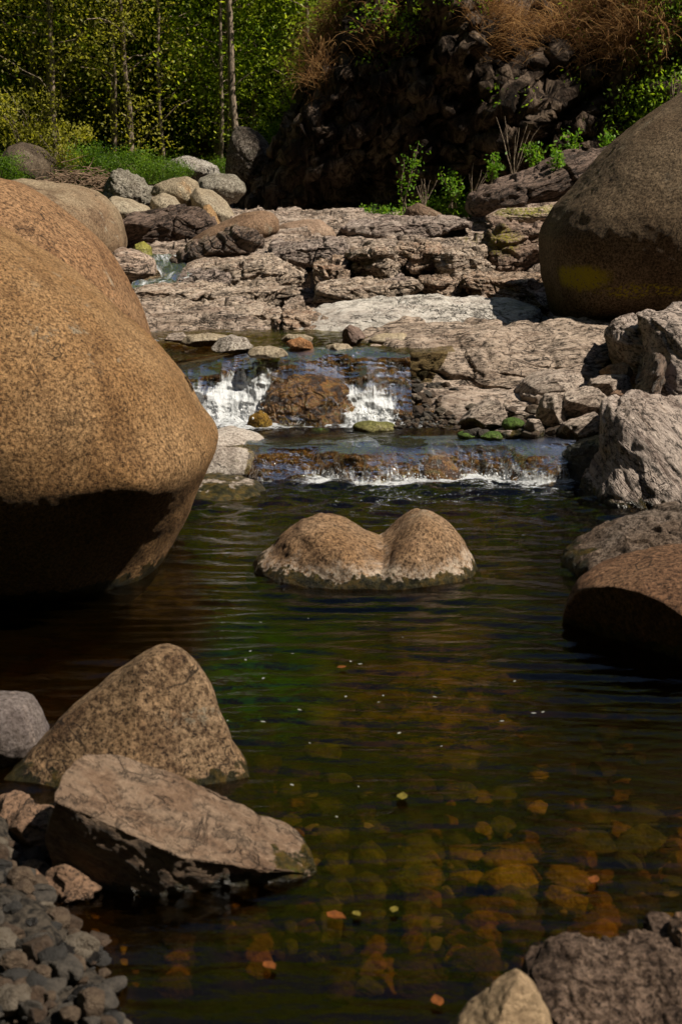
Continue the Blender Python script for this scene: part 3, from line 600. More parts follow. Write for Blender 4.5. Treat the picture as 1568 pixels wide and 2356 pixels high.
ledge_m = layered('bedded ledge rock', [(.04, .026, .02), (.25, .185, .14), (.44, .36, .3), (.17, .115, .085), (.35, .27, .21)], sc=1.0, crack=1.,
                  spots=[(at(1165, 530, 14.5), (.55, 1., .3), (.14, .12, .012), .48), (at(1120, 640, 12), (.6, .7, .3), (.13, .1, .015), .52)])
# wet amber bed under the falls
q = M('amber wet bed'); v = q.pos()
amb = q.ramp(q.noise(q.mapv(v, (9, 5, 3.2)), 3., 8, .78, .3), [(.38, (.004, .003, .002)), (.46, (.03, .014, .005)), (.53, (.13, .05, .01)), (.58, (.2, .1, .016)), (.63, (.07, .06, .012)), (.7, (.015, .012, .006))])
amber = q.done(q.bsdf(amb, .22, q.bump(q.noise(v, 30, 5, .7), 1., .02), .6))
cy = (Y[Fc].mean(1)); cx = X[Fc].mean(1)
mi = np.where((cy < 9.72+.12*vn(np.stack((cx*3, cy*3, cx*0), 1), 6)) & (cx < chan_r(cy)+.1+.08*vn(np.stack((cx*6, cy*6, cx*0), 1), 3)), 1, 0)
V = np.stack((X, Y, h), 1)
o = link('bedrock', mesh('bedrock', V, Fc, [ledge_m, amber], mi=mi)); tag(o, kind='structure')

# pool bed and near bank
def poolz(x, y):
    z = np.interp(y, [0, 1.8, 2.3, 3.2, 4.2, 5.5, 7.0, 7.5, 8], [.1, -.02, -.07, -.15, -.26, -.36, -.4, -.45, -.6])
    lb = sst(.14, -.14, x+.42+.42*(y-2.45)+.03*np.sin(y*9))*sst(3.6, 3.2, y)
    z = z*(1-lb)+.035*lb
    z = z+sst(1.1, 1.9, x-.3*(y-2.4))*.2*sst(4, 3, y)
    z = z+sst(-1.4, -2.6, x+.1*(y-4))*.5+sst(2.2, 3.2, x)*.5
    return z
xs = np.linspace(-4, 4.5, 420); ys = np.linspace(.4, 7.45, 360)
X, Y, Fc = grid(xs, ys); P = np.stack((X, Y, X*0), 1)
Zp = poolz(X, Y)+fbm(P*1.7, 4, 91)*.03+ridge(P*9, 3, 95)*.006
Pr = np.stack((X*.84+Y*.54, -X*.54+Y*.84, X*0), 1)
F1, F2, idv = cell(Pr*8.3+.6*np.stack([fbm(P*4, 2, k_) for k_ in (5, 6, 7)], 1)*np.array((1, 1, 0)), 12); Zp += .012*np.sqrt(np.maximum(0, 1-(F1*1.4)**2))*(idv > .62)
q = M('pool bed'); v = q.pos()
b1 = q.noise(v, 1.1, 5, .6, .6)
c1 = q.ramp(b1, [(.38, (.002, .002, .001)), (.47, (.006, .009, .001)), (.54, (.022, .018, .002)), (.6, (.02, .009, .002)), (.66, (.004, .003, .001))])
c2 = q.ramp(q.vor(q.mapv(v, rot=(0, 0, .6)), 11, 'F1', 1), [(.2, (.25, .25, .25)), (.5, (1, 1, 1)), (.85, (1.6, 1.3, .9))])
colr = q.mix(1., c1, c2, 'MULTIPLY')
colr = q.mix(q.mr(q.noise(v, 16, 5, .7), .5, .62, 0, .7), colr, (.012, .01, .006))
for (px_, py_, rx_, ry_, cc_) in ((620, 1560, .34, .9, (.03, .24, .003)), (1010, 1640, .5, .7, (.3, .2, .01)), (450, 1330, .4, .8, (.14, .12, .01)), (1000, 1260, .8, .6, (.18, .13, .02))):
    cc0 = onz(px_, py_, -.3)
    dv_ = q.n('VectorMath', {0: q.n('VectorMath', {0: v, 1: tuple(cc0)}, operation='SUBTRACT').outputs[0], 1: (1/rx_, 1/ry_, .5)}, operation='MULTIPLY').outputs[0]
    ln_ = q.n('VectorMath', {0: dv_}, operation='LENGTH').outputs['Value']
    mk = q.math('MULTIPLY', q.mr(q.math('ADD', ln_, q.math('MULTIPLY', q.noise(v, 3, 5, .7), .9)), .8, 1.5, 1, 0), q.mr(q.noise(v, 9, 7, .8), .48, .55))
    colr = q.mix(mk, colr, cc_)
zb_ = q.n('SeparateXYZ', {0: v}).outputs[2]
colr = q.mix(q.mr(zb_, -.05, -.01), colr, q.ramp(q.noise(v, 60, 4, .7), [(.4, (.006, .005, .004)), (.6, (.05, .04, .03))]))
bedm = q.done(q.bsdf(colr, .8, q.bump(q.noise(v, 30, 5, .7), .7, .02), .2))
o = link('riverbed', mesh('riverbed', np.stack((X, Y, Zp), 1), Fc, bedm)); tag(o, kind='structure')

# ---------------------------------------------------------------- water
def water_mat(name, tint, rough_sc=24, bs=.25, foam_sc=24, streak=False, rf=.5):
    q = M(name); v = q.pos()
    n1 = q.bump(q.noise(q.mapv(v, (1, 2.2, 1)), rough_sc, 3, .5), bs, .01)
    fr = q.n('Fresnel', {'IOR': 1.33, 'Normal': n1}).outputs[0]
    tr = q.n('BsdfTransparent', {'Color': tint}).outputs[0]
    rfb = q.n('BsdfRefraction', {'Color': tint, 'IOR': 1.25, 'Roughness': .0, 'Normal': n1}).outputs[0]
    body = q.n('MixShader', {0: rf, 1: tr, 2: rfb}).outputs[0]
    gl = q.n('BsdfGlossy', {'Color': (1, 1, 1), 'Roughness': .03, 'Normal': n1}).outputs[0]
    sh = q.n('MixShader', {0: fr, 1: body, 2: gl}).outputs[0]
    fa = q.n('Attribute', attribute_name='foam').outputs['Fac']
    if streak:
        u = q.n('CombineXYZ', {0: q.n('Attribute', attribute_name='su').outputs['Fac'], 1: q.n('Attribute', attribute_name='sv').outputs['Fac']}).outputs[0]
        ns = q.noise(q.mapv(u, (1, .12, 1)), foam_sc*.8, 7, .8, .35)
        ns = q.math('ADD', q.math('MULTIPLY', ns, .75), q.math('MULTIPLY', q.noise(q.mapv(u, (1, .5, 1)), foam_sc*2.2, 3, .7), .25))
    else:
        ns = q.noise(q.mapv(v, (1, 1.7, 1)), foam_sc, 6, .75, .8)
    th = q.math('SUBTRACT', .72, q.math('MULTIPLY', fa, .32))
    fm = q.math('MULTIPLY', q.mr(q.math('SUBTRACT', ns, th), -.1, .11, 0, .95), q.mr(fa, .02, .1))
    foam = q.bsdf((.62, .65, .68), .6, q.bump(ns, .8, .03), .3)
    return q.done(q.n('MixShader', {0: fm, 1: sh, 2: foam}).outputs[0])
poolw = water_mat('pool water', (.56, .43, .21), 24, .3)
midw = water_mat('running water', (.7, .64, .38), 30, .7)
fallw = water_mat('falling water', (.85, .8, .6), 60, .9, 30, True, .3)
# main pool: real ripples
xs = np.linspace(-4, 5, 640); ys = 1.3*np.exp(np.linspace(0, math.log(7.56/1.3), 720))
X, Y, Fc = grid(xs, ys); P = np.stack((X, Y, X*0), 1)
def wave(fx, fy, sd):
    ph = fx*X+fy*Y+.55*fbm(np.stack((X*1.1+3, Y*2.1, X*0+sd), 1), 3, sd)+.22*vn(np.stack((X*4+Y, Y*5-X, X*0), 1), sd+3)
    am = .35+.65*(.5+.8*vn(np.stack((X*1.7-Y*.6, Y*2.3+X*.5, X*0), 1), sd+7)).clip(0, 1.2)
    sn = np.sin(2*math.pi*ph); return am*(sn+.25*np.cos(4*math.pi*ph))
ripA = wave(.55, 6.6, 101)*.0030+wave(-1.3, 9.3, 121)*.0016+wave(2.2, 13.5, 141)*.0008+wave(-4.5, 19, 161)*.0003
calm = .38+.62*sst(2.9, 4.4, Y)
near = .18*sst(4.5, 5.5, Y)+.82*sst(5.9, 7.3, Y)
chop = fbm(P*np.array((7, 13, 1)), 4, 105)
Zw = ripA*1.5*calm*(1-.35*near)+near*chop*.016+.0012*fbm(P*np.array((2, 5, 1)), 2, 107)
foamline = np.interp(X, [-.6, -.3, -.1, 1.15, 1.35], [0, .1, 1, 1, 0])
bk = vn(P*np.array((3.5, 6, 1)), 117)*.5+vn(P*np.array((9, 16, 1)), 118)*.3
foam = foamline*(sst(7.2, 7.42, Y+.12*bk)*.78+.42*sst(6.5, 7.2, Y+.2*bk)*sst(-.5, .5, bk))
Zw += foam.clip(0, 1)*.007*fbm(P*14, 3, 113)
o = link('pool_water', mesh('pool_water', np.stack((X, Y, Zw), 1), Fc, poolw, attrs={'foam': foam.clip(0, 1)})); tag(o, kind='structure')
# middle pool
xs = np.linspace(-1.4, 2.4, 420); ys = np.linspace(7.6, 8.62, 180)
X, Y, Fc = grid(xs, ys); P = np.stack((X, Y, X*0), 1)
Zw = .165+fbm(P*np.array((6, 11, 1)), 4, 205)*.009+.01*vn(P*np.array((2, 5, 1)), 207)
fz = np.interp(X, [-1.1, -.9, -.5, -.3, -.05, .05, .35, .6, 1.2], [1, 1, .95, .6, .55, .9, .8, .35, .15])
foam = fz*np.clip(sst(7.98, 8.24, Y)*1.1+.25*sst(.1, .6, vn(P*np.array((2, 7, 1)), 209)), 0, 1)
Zw += foam*.012*(.4+fbm(P*16, 3, 213))
o = link('middle_pool_water', mesh('middle_pool_water', np.stack((X, Y, Zw), 1), Fc, midw, attrs={'foam': foam})); tag(o, kind='structure')
# upper pool
xs = np.linspace(-2.3, .7, 300); ys = np.linspace(8.72, 10.6, 240)
X, Y, Fc = grid(xs, ys); P = np.stack((X, Y, X*0), 1)
Zw = np.interp(X, [-1.2, -.6, 1], [.45, .525, .525])*sst(9.6, 8.7, Y)+.53*(1-sst(9.6, 8.7, Y))+fbm(P*np.array((6, 12, 1)), 4, 305)*.006
foam = .35*sst(.0, .5, vn(P*np.array((2, 7, 1)), 309))*sst(-.4, -.9, X)
o = link('upper_pool_water', mesh('upper_pool_water', np.stack((X, Y, Zw), 1), Fc, midw, attrs={'foam': foam})); tag(o, kind='structure')
# falls
def fall(name, x0, x1, nx, nt_, prof, foamf, rockname, lump=.03, seed=0, rocklab=''):
    xs = np.linspace(x0, x1, nx); ts = np.linspace(0, 1, nt_)
    X, T, Fc = grid(xs, ts); y, z = prof(X, T); P = np.stack((X, y, z), 1)
    lum = ridge(P*np.array((3.2, 3.2, 5)), 4, seed)*.6*lump*sst(0, .2, T)
    yy = y-lum; lz = z+.3*lum
    fine = vn(np.stack((X*45, T*9, X*0), 1), seed+4)*.004+vn(np.stack((X*90, T*22, X*0), 1), seed+5)*.002
    me = mesh(name, np.stack((X, yy-fine*sst(.15, .5, T), lz), 1), Fc, fallw, attrs={'foam': foamf(X, T), 'su': X, 'sv': T})
    tag(link(name, me), kind='structure')
    # wet rock beneath
    lum2 = ridge(P*np.array((7, 7, 7)), 4, seed+7)*.012
    me = mesh(rockname, np.stack((X, yy+.028-lum2, lz-.028+.4*lum2), 1), Fc, amber)
    tag(link(rockname, me), kind='structure')
def prof_low(X, T):
    off = .05*np.sin(X*5.2+1)+.03*np.sin(X*13)+.05*np.exp(-((X-1.0)/.15)**2)+.04*np.exp(-((X-.42)/.12)**2)
    y = np.interp(T, [0, .3, .45, .6, .8, 1], [7.85, 7.68, 7.6, 7.55, 7.5, 7.46])-off*sst(.2, .6, T)
    lip = .165-.02*np.exp(-((X+.3)/.2)**2)
    z = np.interp(T, [0, .3, .45, .6, .8, 1], [1., 1., .93, .72, .3, -.15])
    return y, z*lip
def foam_low(X, T):
    a = np.interp(X, [-.45, -.25, -.15, 0, .1, .3, .42, .5, .65, .8, .9, 1.15, 1.25], [0, .0, .5, .55, .3, .35, .6, .3, .3, .35, .75, .7, .3])
    return np.clip(a*sst(.6, .97, T)*.95+.16*sst(.4, .6, T)+.5*sst(.9, 1, T), 0, 1)
fall('lower_fall_water', -.55, 1.28, 420, 90, prof_low, foam_low, 'lower_fall_rock', .045, 400)
def prof_up(X, T):
    dome = np.exp(-((X+.22)/.2)**4)*.13*sst(.25, .7, T)-.05*np.exp(-((X+.62)/.2)**2)*sst(.3, .7, T)+.05*np.exp(-((X-.02)/.2)**2)*sst(.4, .9, T)
    y = np.interp(T, [0, .2, .35, .5, .65, .8, 1], [8.95, 8.74, 8.62, 8.52, 8.44, 8.37, 8.3])-dome
    lip = np.interp(X, [-1.05, -.8, -.55, -.3, .2, .45], [.42, .47, .52, .53, .53, .5])
    k = np.interp(T, [0, .2, .35, .5, .65, .8, 1], [1., 1., .93, .76, .52, .26, -.08])
    return y, .15+(lip-.15)*k
def foam_up(X, T):
    T = T+.07*vn(np.stack((X*22, X*0, X*0), 1), 71)+.09*vn(np.stack((X*6, X*0, X*0), 1), 72)
    l = np.interp(X, [-1.05, -.95, -.85, -.5, -.44, -.4], [.7, .95, .9, .9, .8, 0])*sst(.42, .74, T+.25*sst(-.5, -.9, X)*0-.0)
    r = np.interp(X, [-.02, .03, .12, .25, .31, .36], [0, .7, .8, .75, .5, 0])*sst(.6, .84, T+.5*abs(X-.15))
    return np.clip(l+r+.14*sst(.2, .5, T)+.7*sst(.9, 1, T)*(X < -.3), 0, 1)
fall('upper_fall_water', -1.1, .42, 420, 130, prof_up, foam_up, 'upper_fall_rock', .075, 500)
# small upper rapid
xs = np.linspace(0, 1, 60); ts = np.linspace(0, 1, 60)
X, T, Fc = grid(xs, ts)
pa = np.array([at(372, 592, 14), at(400, 612, 13.2), at(425, 640, 12.4), at(350, 660, 11.9), at(300, 672, 11.5)])
cxx = np.interp(T, [0, .3, .5, .75, 1], pa[:, 0]); cyy = np.interp(T, [0, .3, .5, .75, 1], pa[:, 1]); czz = np.interp(T, [0, .3, .5, .75, 1], pa[:, 2])
P = np.stack((cxx+(X-.5)*.38, cyy+(X-.5)*.1, czz+.03), 1); P[:, 2] += fbm(P*9, 3, 600)*.03
o = link('rapid_water', mesh('rapid_water', P, Fc, fallw, attrs={'foam': .45+.35*vn(np.stack((X*5, T*7, X*0), 1), 3), 'su': X*.4, 'sv': T*3})); tag(o, kind='structure')
# splash droplets
rs = np.random.RandomState(5); S, SF = ico(2); VV = []; FF = []; nb = 0
for (xa, xb, y0, z0, n, hgt) in [(-.98, -.45, 8.22, .2, 420, .09), (.02, .34, 8.2, .2, 260, .07), (-.15, 1.2, 7.42, .01, 300, .035)]:
    for i in range(n):
        s = rs.uniform(.001, .003)*(1+(rs.rand() < .08)); p = np.array((rs.uniform(xa, xb), y0+rs.normal()*.035, z0+abs(rs.normal())*hgt*.5))
        VV.append(S*s*np.array((1, 1, 1.5))+p); FF.append(SF+nb); nb += len(S)
q = M('spray'); sprm = q.done(q.bsdf((.8, .82, .84), .3))
o = link('spray', mesh('spray', np.concatenate(VV), np.concatenate(FF), sprm)); tag(o, 'white spray drops flying where the falls hit the pools', 'spray', kind='stuff')

# ---------------------------------------------------------------- ground and hillsides
def ax(lo, hi, n, c, k):
    t = np.linspace(-1, 1, n); s = np.sinh(t*k)/math.sinh(k); return np.where(s < 0, c+(c-lo)*s, c+(hi-c)*s)
xs = ax(-110, 110, 260, 0, 3.2); ys = ax(-90, 150, 260, 22, 2.6)
X, Y, Fc = grid(xs, ys); P = np.stack((X, Y, X*0), 1)
def hill(x, y):
    z = 1.0+.02*(y-20)
    z = z+.78*np.maximum(0, y-26.5)*sst(26.5, 32, y)
    z = z+1.7*np.maximum(0, -x-5.5-.16*np.maximum(0, y))+1.05*np.maximum(0, x-11)  # side slopes beyond the view, steepened to narrow the open sky
    z = z+2.2*np.maximum(0, -y-2.5)  # unseen slope behind the camera, steepened to cut the sky fill
    return np.minimum(z, 32)
Zg = hill(X, Y)
dip = sst(6.5, 4.2, abs(X))*sst(25, 23, Y)*sst(-4, -1, Y)
Zg = Zg*(1-dip)+dip*(-.9+sst(20, 23, Y)*1.2)
Zg += fbm(P*.25, 4, 700)*.35*sst(7, 15, abs(X)+np.maximum(0, Y-22)+np.maximum(0, -Y-3))
q = M('forest floor'); v = q.pos()
c1 = q.ramp(q.noise(v, .9, 9, .8), [(.38, (.008, .01, .003)), (.47, (.025, .045, .004)), (.53, (.07, .11, .008)), (.58, (.06, .035, .012)), (.66, (.02, .03, .006))])
gm = q.done(q.bsdf(c1, .95, q.bump(q.noise(v, 5, 6, .7), 1, .3), .1))
o = link('ground', mesh('ground', np.stack((X, Y, Zg), 1), Fc, gm)); tag(o, kind='structure')

# ---------------------------------------------------------------- cliff
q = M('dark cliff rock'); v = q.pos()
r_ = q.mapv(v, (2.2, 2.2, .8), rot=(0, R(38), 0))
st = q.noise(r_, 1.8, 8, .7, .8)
c1 = q.ramp(st, [(.36, (.006, .0045, .0035)), (.48, (.04, .027, .019)), (.57, (.2, .145, .105)), (.64, (.04, .028, .02))])  # pale stop paints sunlit crag specks onto the dark rock
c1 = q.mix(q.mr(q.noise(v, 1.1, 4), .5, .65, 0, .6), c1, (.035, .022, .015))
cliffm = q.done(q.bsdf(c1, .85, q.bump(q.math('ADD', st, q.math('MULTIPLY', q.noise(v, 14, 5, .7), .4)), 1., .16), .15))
def brkz(x): return np.interp(x, [-1, 0, 1.1, 2.1, 3.5, 6], [3.0, 3.3, 3.9, 2.9, 2.4, 2.3])+.35*vn(np.stack((x*1.3, x*0, x*0), 1), 55)+.2*vn(np.stack((x*4, x*0, x*0), 1), 56)
def warpC(V):
    x, y, z = V[:, 0], V[:, 1], V[:, 2]
    p = V+31.3
    c, s = math.cos(R(35)), math.sin(R(35))
    pr = np.stack((p[:, 0]*c+p[:, 2]*s, p[:, 1], -p[:, 0]*s+p[:, 2]*c), 1)
    a = ridge(pr*np.array((.35, .5, .9)), 6, 801, .55)*.36
    F1, F2, idv = cell(pr*np.array((.8, .9, 2.))+.35*np.stack([fbm(p*1.5, 3, k_) for k_ in (3, 4, 5)], 1), 803)
    a += (idv-.5)*.1+.24*ridge(pr*np.array((.9, 2, 3.6)), 6, 805, .62)
    edge = sst(-6.8, -5.4, x)
    zw = z+CC[2]; xw = x+CC[0]
    brk_ = brkz(xw)
    yy = y-a*(.35+.65*edge)*(y < 1.5)
    yy = yy+np.where(zw > brk_, (zw-brk_)*.85, (zw-brk_)*-.2)
    # mostly unseen buttress, added forward on the right to shade the face
    yy = yy-sst(3.0, 9, x+CC[0])*5.5*sst(2, -1, y)
    return np.stack((x, yy, z), 1)
cl_pts = [(528, 500), (535, 472), (575, 440), (620, 385), (650, 340), (678, 280), (700, 230), (740, 160), (785, 80), (825, 15), (860, -60), (1000, -330), (1300, -620), (1800, -800), (2600, -700), (2900, 0), (2800, 560), (2000, 620), (1400, 620), (900, 560), (560, 540)]
W_ = np.array([at(px, py, 23.5) for px, py in cl_pts])[:, [0, 2]]
A = W_; B = np.roll(W_, -1, 0); cr = A[:, 0]*B[:, 1]-B[:, 0]*A[:, 1]; ar = cr.sum()/2
CC = at(1500, 160, 23.5)
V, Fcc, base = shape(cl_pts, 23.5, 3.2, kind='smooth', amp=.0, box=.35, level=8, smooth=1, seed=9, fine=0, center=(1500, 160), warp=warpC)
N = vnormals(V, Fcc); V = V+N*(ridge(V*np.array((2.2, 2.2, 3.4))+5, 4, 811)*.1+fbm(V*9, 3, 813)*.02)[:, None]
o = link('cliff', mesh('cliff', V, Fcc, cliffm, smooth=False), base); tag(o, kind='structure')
cliffV = V+base; cliffN = vnormals(V, Fcc)

# ---------------------------------------------------------------- foliage
def leafmat(name, a, b, c):
    q = M(name); r = q.n('Attribute', attribute_name='tone').outputs['Fac']
    col = q.ramp(r, [(0, a), (.55, b), (1, c)])
    d1 = q.bsdf(col, .5, None, .25); t1 = q.n('BsdfTranslucent', {'Color': q.mix(1., col, (1.5, 1.5, .7), 'MULTIPLY')}).outputs[0]
    return q.done(q.n('MixShader', {0: .5, 1: d1, 2: t1}).outputs[0])
lf_green = leafmat('mid green leaves', (.04, .09, .008), (.2, .32, .02), (.38, .52, .05))
lf_yel = leafmat('yellow green leaves', (.08, .12, .012), (.3, .4, .03), (.52, .6, .06))
lf_olive = leafmat('olive spring leaves', (.08, .085, .014), (.28, .28, .035), (.45, .42, .06))
lf_bush = leafmat('bush leaves', (.025, .06, .008), (.09, .17, .015), (.18, .3, .03))
lf_bright = leafmat('bright green leaves', (.05, .13, .01), (.12, .26, .02), (.24, .36, .05))
q = M('bark'); v = q.obj()
barkm = q.done(q.bsdf(q.ramp(q.noise(q.mapv(v, (1, 1, .3)), 30, 5, .7), [(.38, (.08, .06, .045)), (.6, (.34, .27, .2))]), .9, q.bump(q.noise(q.mapv(v, (1, 1, .25)), 40, 4), .8, .02), .1))
def leaves(pts, size, rs, tone):
    n = len(pts); a = rs.normal(size=(n, 3)); a /= np.linalg.norm(a, axis=1, keepdims=True)
    nn = rs.normal(size=(n, 3)); nn[:, 2] += .7; b = np.cross(a, nn); b /= np.linalg.norm(b, axis=1, keepdims=True)
    s = (size*rs.uniform(.6, 1.3, n))[:, None]
    V = np.stack((pts-a*s, pts+b*s*.5-a*s*.1, pts+a*s, pts-b*s*.5-a*s*.1), 1).reshape(-1, 3)
    return V, np.arange(4*n).reshape(n, 4), np.repeat(np.clip(tone+rs.normal(size=n)*.18, 0, 1), 4)
def tube(pts, rad, seg=6):
    pts = np.asarray(pts, float); n = len(pts); Vs = []
    for i in range(n):
        t = pts[min(i+1, n-1)]-pts[max(i-1, 0)]; t /= np.linalg.norm(t)+1e-9
        u = np.cross(t, (.13, .97, .2)); u /= np.linalg.norm(u); w_ = np.cross(t, u)
        for k in range(seg):
            a = 2*math.pi*k/seg; Vs.append(pts[i]+rad[i]*(math.cos(a)*u+math.sin(a)*w_))
    Fs = [[i*seg+k, i*seg+(k+1) % seg, (i+1)*seg+(k+1) % seg, (i+1)*seg+k] for i in range(n-1) for k in range(seg)]
    return np.array(Vs), np.array(Fs)
def join(parts):
    VV, FF, nb = [], [], 0
    for v_, f_ in parts: VV.append(v_); FF.append(f_+nb); nb += len(v_)
    return np.concatenate(VV), np.concatenate(FF)
def tree_meshes(seed, H, r0, W, nl, leafm, lsize, low=.05, bare=.0):
    rs = np.random.RandomState(seed); tubes = []
    ts = np.linspace(0, 1, 12); px = np.cumsum(rs.normal(size=12))*.035*H/8; py = np.cumsum(rs.normal(size=12))*.03*H/8
    tr = np.stack((px-px[0], py-py[0], ts*H), 1); tr[0, 2] = -.5
    tubes.append(tube(tr, r0*(1-.85*ts), 7)); cl = []
    nb = 34
    for i in range(nb):
        t = low+(1-low)*((i+.5)/nb); b0 = np.array([np.interp(t, ts, tr[:, k]) for k in range(3)])
        a = rs.uniform(0, 2*math.pi); L = W*(1-.55*t)*rs.uniform(.6, 1.1)
        dr = np.array((math.cos(a), math.sin(a), rs.uniform(.15, .8))); dr /= np.linalg.norm(dr)
        k = np.linspace(0, 1, 6)[:, None]; bp = b0+dr*L*k+np.cumsum(rs.normal(size=(6, 3))*.05*L, 0)*np.minimum(1, k*3)
        tubes.append(tube(bp, np.linspace(r0*.28*(1-t*.6), .008, 6), 4))
        if t < bare: continue
        for m in range(7): cl.append(bp[rs.randint(2, 6)]+rs.normal(size=3)*.22*L)
    cl = np.array(cl); nc = len(cl)
    ci = rs.randint(0, nc, nl); sc = rs.uniform(.12, .34, nc)*W/1.6
    pts = cl[ci]+rs.normal(size=(nl, 3))*sc[ci][:, None]*np.array((1, 1, .7)); pts[:, 2] = np.maximum(pts[:, 2], .02)
    tone = rs.uniform(.15, .85, nc)[ci]
    V, F_, t_ = leaves(pts, lsize, rs, tone)
    Vt, Ft = join(tubes)
    return mesh('trunk', Vt, Ft, barkm), mesh('crown', V, F_, leafm, smooth=False, attrs={'tone': t_})
protos = [
 (tree_meshes(1, 8, .07, 1.7, 14000, lf_green, .035), 'dense mid green young tree on the wooded hillside', 'mid green young trees on the hillside'),
 (tree_meshes(2, 9, .06, 1.5, 11000, lf_yel, .033), 'airy yellow green young tree on the wooded hillside', 'yellow green young trees on the hillside'),
 (tree_meshes(3, 8, .06, 1.5, 9000, lf_olive, .03), 'thin olive tree in sparse spring leaf on the wooded hillside', 'thin olive trees on the hillside'),
 (tree_meshes(4, 6, .05, 1.6, 13000, lf_yel, .033), 'low spreading yellow green tree on the wooded hillside', 'spreading trees on the hillside'),
]
def place_tree(pr, x, y, s, rz, label=None, group=None, name='young_tree'):
    (mt, mc), lb, gp = pr
    e = link(name, None, (x, y, float(hill(np.array([x]), np.array([y]))[0])-.1)); e.scale = (s, s, s); e.rotation_euler = (0, 0, rz)
    tag(e, label or lb, 'tree', group or gp)
    link('trunk', mt, parent=e); link('crown', mc, parent=e)
rr = random.Random(12)
for row, (yd, n) in enumerate([(27.3, 6), (28.7, 8), (30.3, 10), (32.2, 12), (34.4, 13), (37, 13), (40, 12), (44, 12), (49, 12), (56, 14), (64, 14)]):
    for i in range(n):
        wd = .27*yd+2+row*.6
        x = -wd+(i+rr.uniform(.1, .9))*(wd+(3.5 if row < 6 else wd*.8))/n
        place_tree(protos[rr.choice([0, 0, 1, 2, 2, 3])], x, yd+rr.uniform(-.7, .7), rr.uniform(.8, 1.25)*(1+.07*row), rr.uniform(0, 6.28))
# the taller slender tree by the upright boulder
p5 = (tree_meshes(9, 11, .075, 1.5, 2500, lf_yel, .05, low=.3, bare=.3), '', '')
b = at(549, 300, 26.5)
place_tree(p5, b[0], 26.2, 1., .3, 'tall slender grey trunked tree standing behind the upright grey boulder', 'tall slender trees', 'slender_tree')
p6 = (tree_meshes(10, 9, .045, 1.2, 2600, lf_yel, .045, low=.2, bare=.12), '', '')
for px, lb in ((512, 'thin pale sapling left of the tall slender tree'), (708, 'thin dark stemmed tree leaning beside the cliff edge'), (250, 'straight thin trunked tree in the left part of the hillside'), (370, 'thin reddish trunked tree in the middle of the hillside')):
    b = at(px, 370, 26.6); place_tree(p6, b[0], 26.4+rr.random(), 1., rr.uniform(0, 6), lb, 'tall slender trees', 'slender_tree')
for px, yd_ in ((500, 28.6), (525, 30.2), (470, 29.4), (590, 28.2), (620, 29.8)):
    b = at(px, 370, yd_); place_tree(protos[0 if px % 20 else 1], b[0], yd_, 1.1, px)
# bushes at the foot of the slope
def bush_mesh(seed, W, H, nl, leafm, ls):
    rs = np.random.RandomState(seed); nc = 40; cl = rs.normal(size=(nc, 3))*np.array((W*.45, W*.35, 0))+np.array((0, 0, 1))*rs.uniform(.1, 1, nc)[:, None]*H
    tubes = []
    for i in range(16):
        c = cl[i]; tubes.append(tube(np.array([(c[0]*.1, c[1]*.1, -.2), c*np.array((.5, .5, .6)), c]), [.012, .008, .004], 4))
    ci = rs.randint(0, nc, nl); pts = cl[ci]+rs.normal(size=(nl, 3))*.16*W*np.array((1, 1, .8)); pts[:, 2] = abs(pts[:, 2])
    V, F_, t_ = leaves(pts, ls, rs, rs.uniform(.1, .9, nc)[ci]); Vt, Ft = join(tubes)
    return mesh('stems', Vt, Ft, barkm), mesh('foliage', V, F_, leafm, smooth=False, attrs={'tone': t_})
bm1 = bush_mesh(1, 1., .9, 3600, lf_bush, .036); bm2 = bush_mesh(2, 1., .8, 4200, lf_bush, .032); bm3 = bush_mesh(4, .9, 1.2, 1800, lf_olive, .04)
for i, (px, py, dd, s, bmx, lb) in enumerate([
        (300, 395, 23, .8, bm1, 'dark green bush right of the brushwood pile'), (345, 400, 22, .75, bm2, 'bright green bush behind the jagged grey boulder'),
        (395, 395, 22.5, .6, bm2, 'bright green bush left of the white cracked rock'), (210, 395, 23.5, .9, bm1, 'dark green bush behind the brushwood pile'),
        (150, 385, 24.5, 1.1, bm3, 'olive bush between domed boulder and brushwood'), (10, 400, 22.5, .7, bm1, 'leafy bush before the dark domed boulder'),
        (505, 385, 24, .55, bm2, 'small bright bush left of the upright boulder'), (640, 325, 26.5, .9, bm2, 'bright bush between upright boulder and cliff'),
        (60, 330, 26, 1.3, bm3, 'olive bush above the domed boulder')]):
    p = at(px, py, dd); e = link('bush', None, (p[0], dd, p[2]-.15)); s *= .62; e.scale = (s, s, s); e.rotation_euler = (0, 0, i*1.3); tag(e, lb, 'bush')
    link('stems', bmx[0], parent=e); link('foliage', bmx[1], parent=e)
# brushwood pile
rs = np.random.RandomState(3); tb = []
c = at(185, 415, 20.5)
for i in range(150):
    p0 = c+rs.normal(size=3)*np.array((.3, .25, .07))+np.array((0, 0, .02)); a = rs.normal()*.5+(0 if rs.rand() < .7 else 1.2); L = rs.uniform(.12, .42)
    dr = np.array((math.cos(a), rs.normal()*.4, math.sin(a)*.5)); k = np.linspace(0, 1, 5)[:, None]
    tb.append(tube(p0-dr*L/2+dr*L*k+np.cumsum(rs.normal(size=(5, 3))*.015, 0), np.linspace(.008, .003, 5), 4))
V, F_ = join(tb); q = M('dead wood'); dw = q.done(q.bsdf(q.ramp(q.noise(q.obj(), 8), [(.35, (.1, .06, .035)), (.65, (.32, .22, .15))]), .9))
o = link('brushwood_pile', mesh('brushwood_pile', V-c, F_, dw), c); tag(o, 'tangled pile of dead brown branches behind the pale boulder', 'brushwood', kind='stuff')

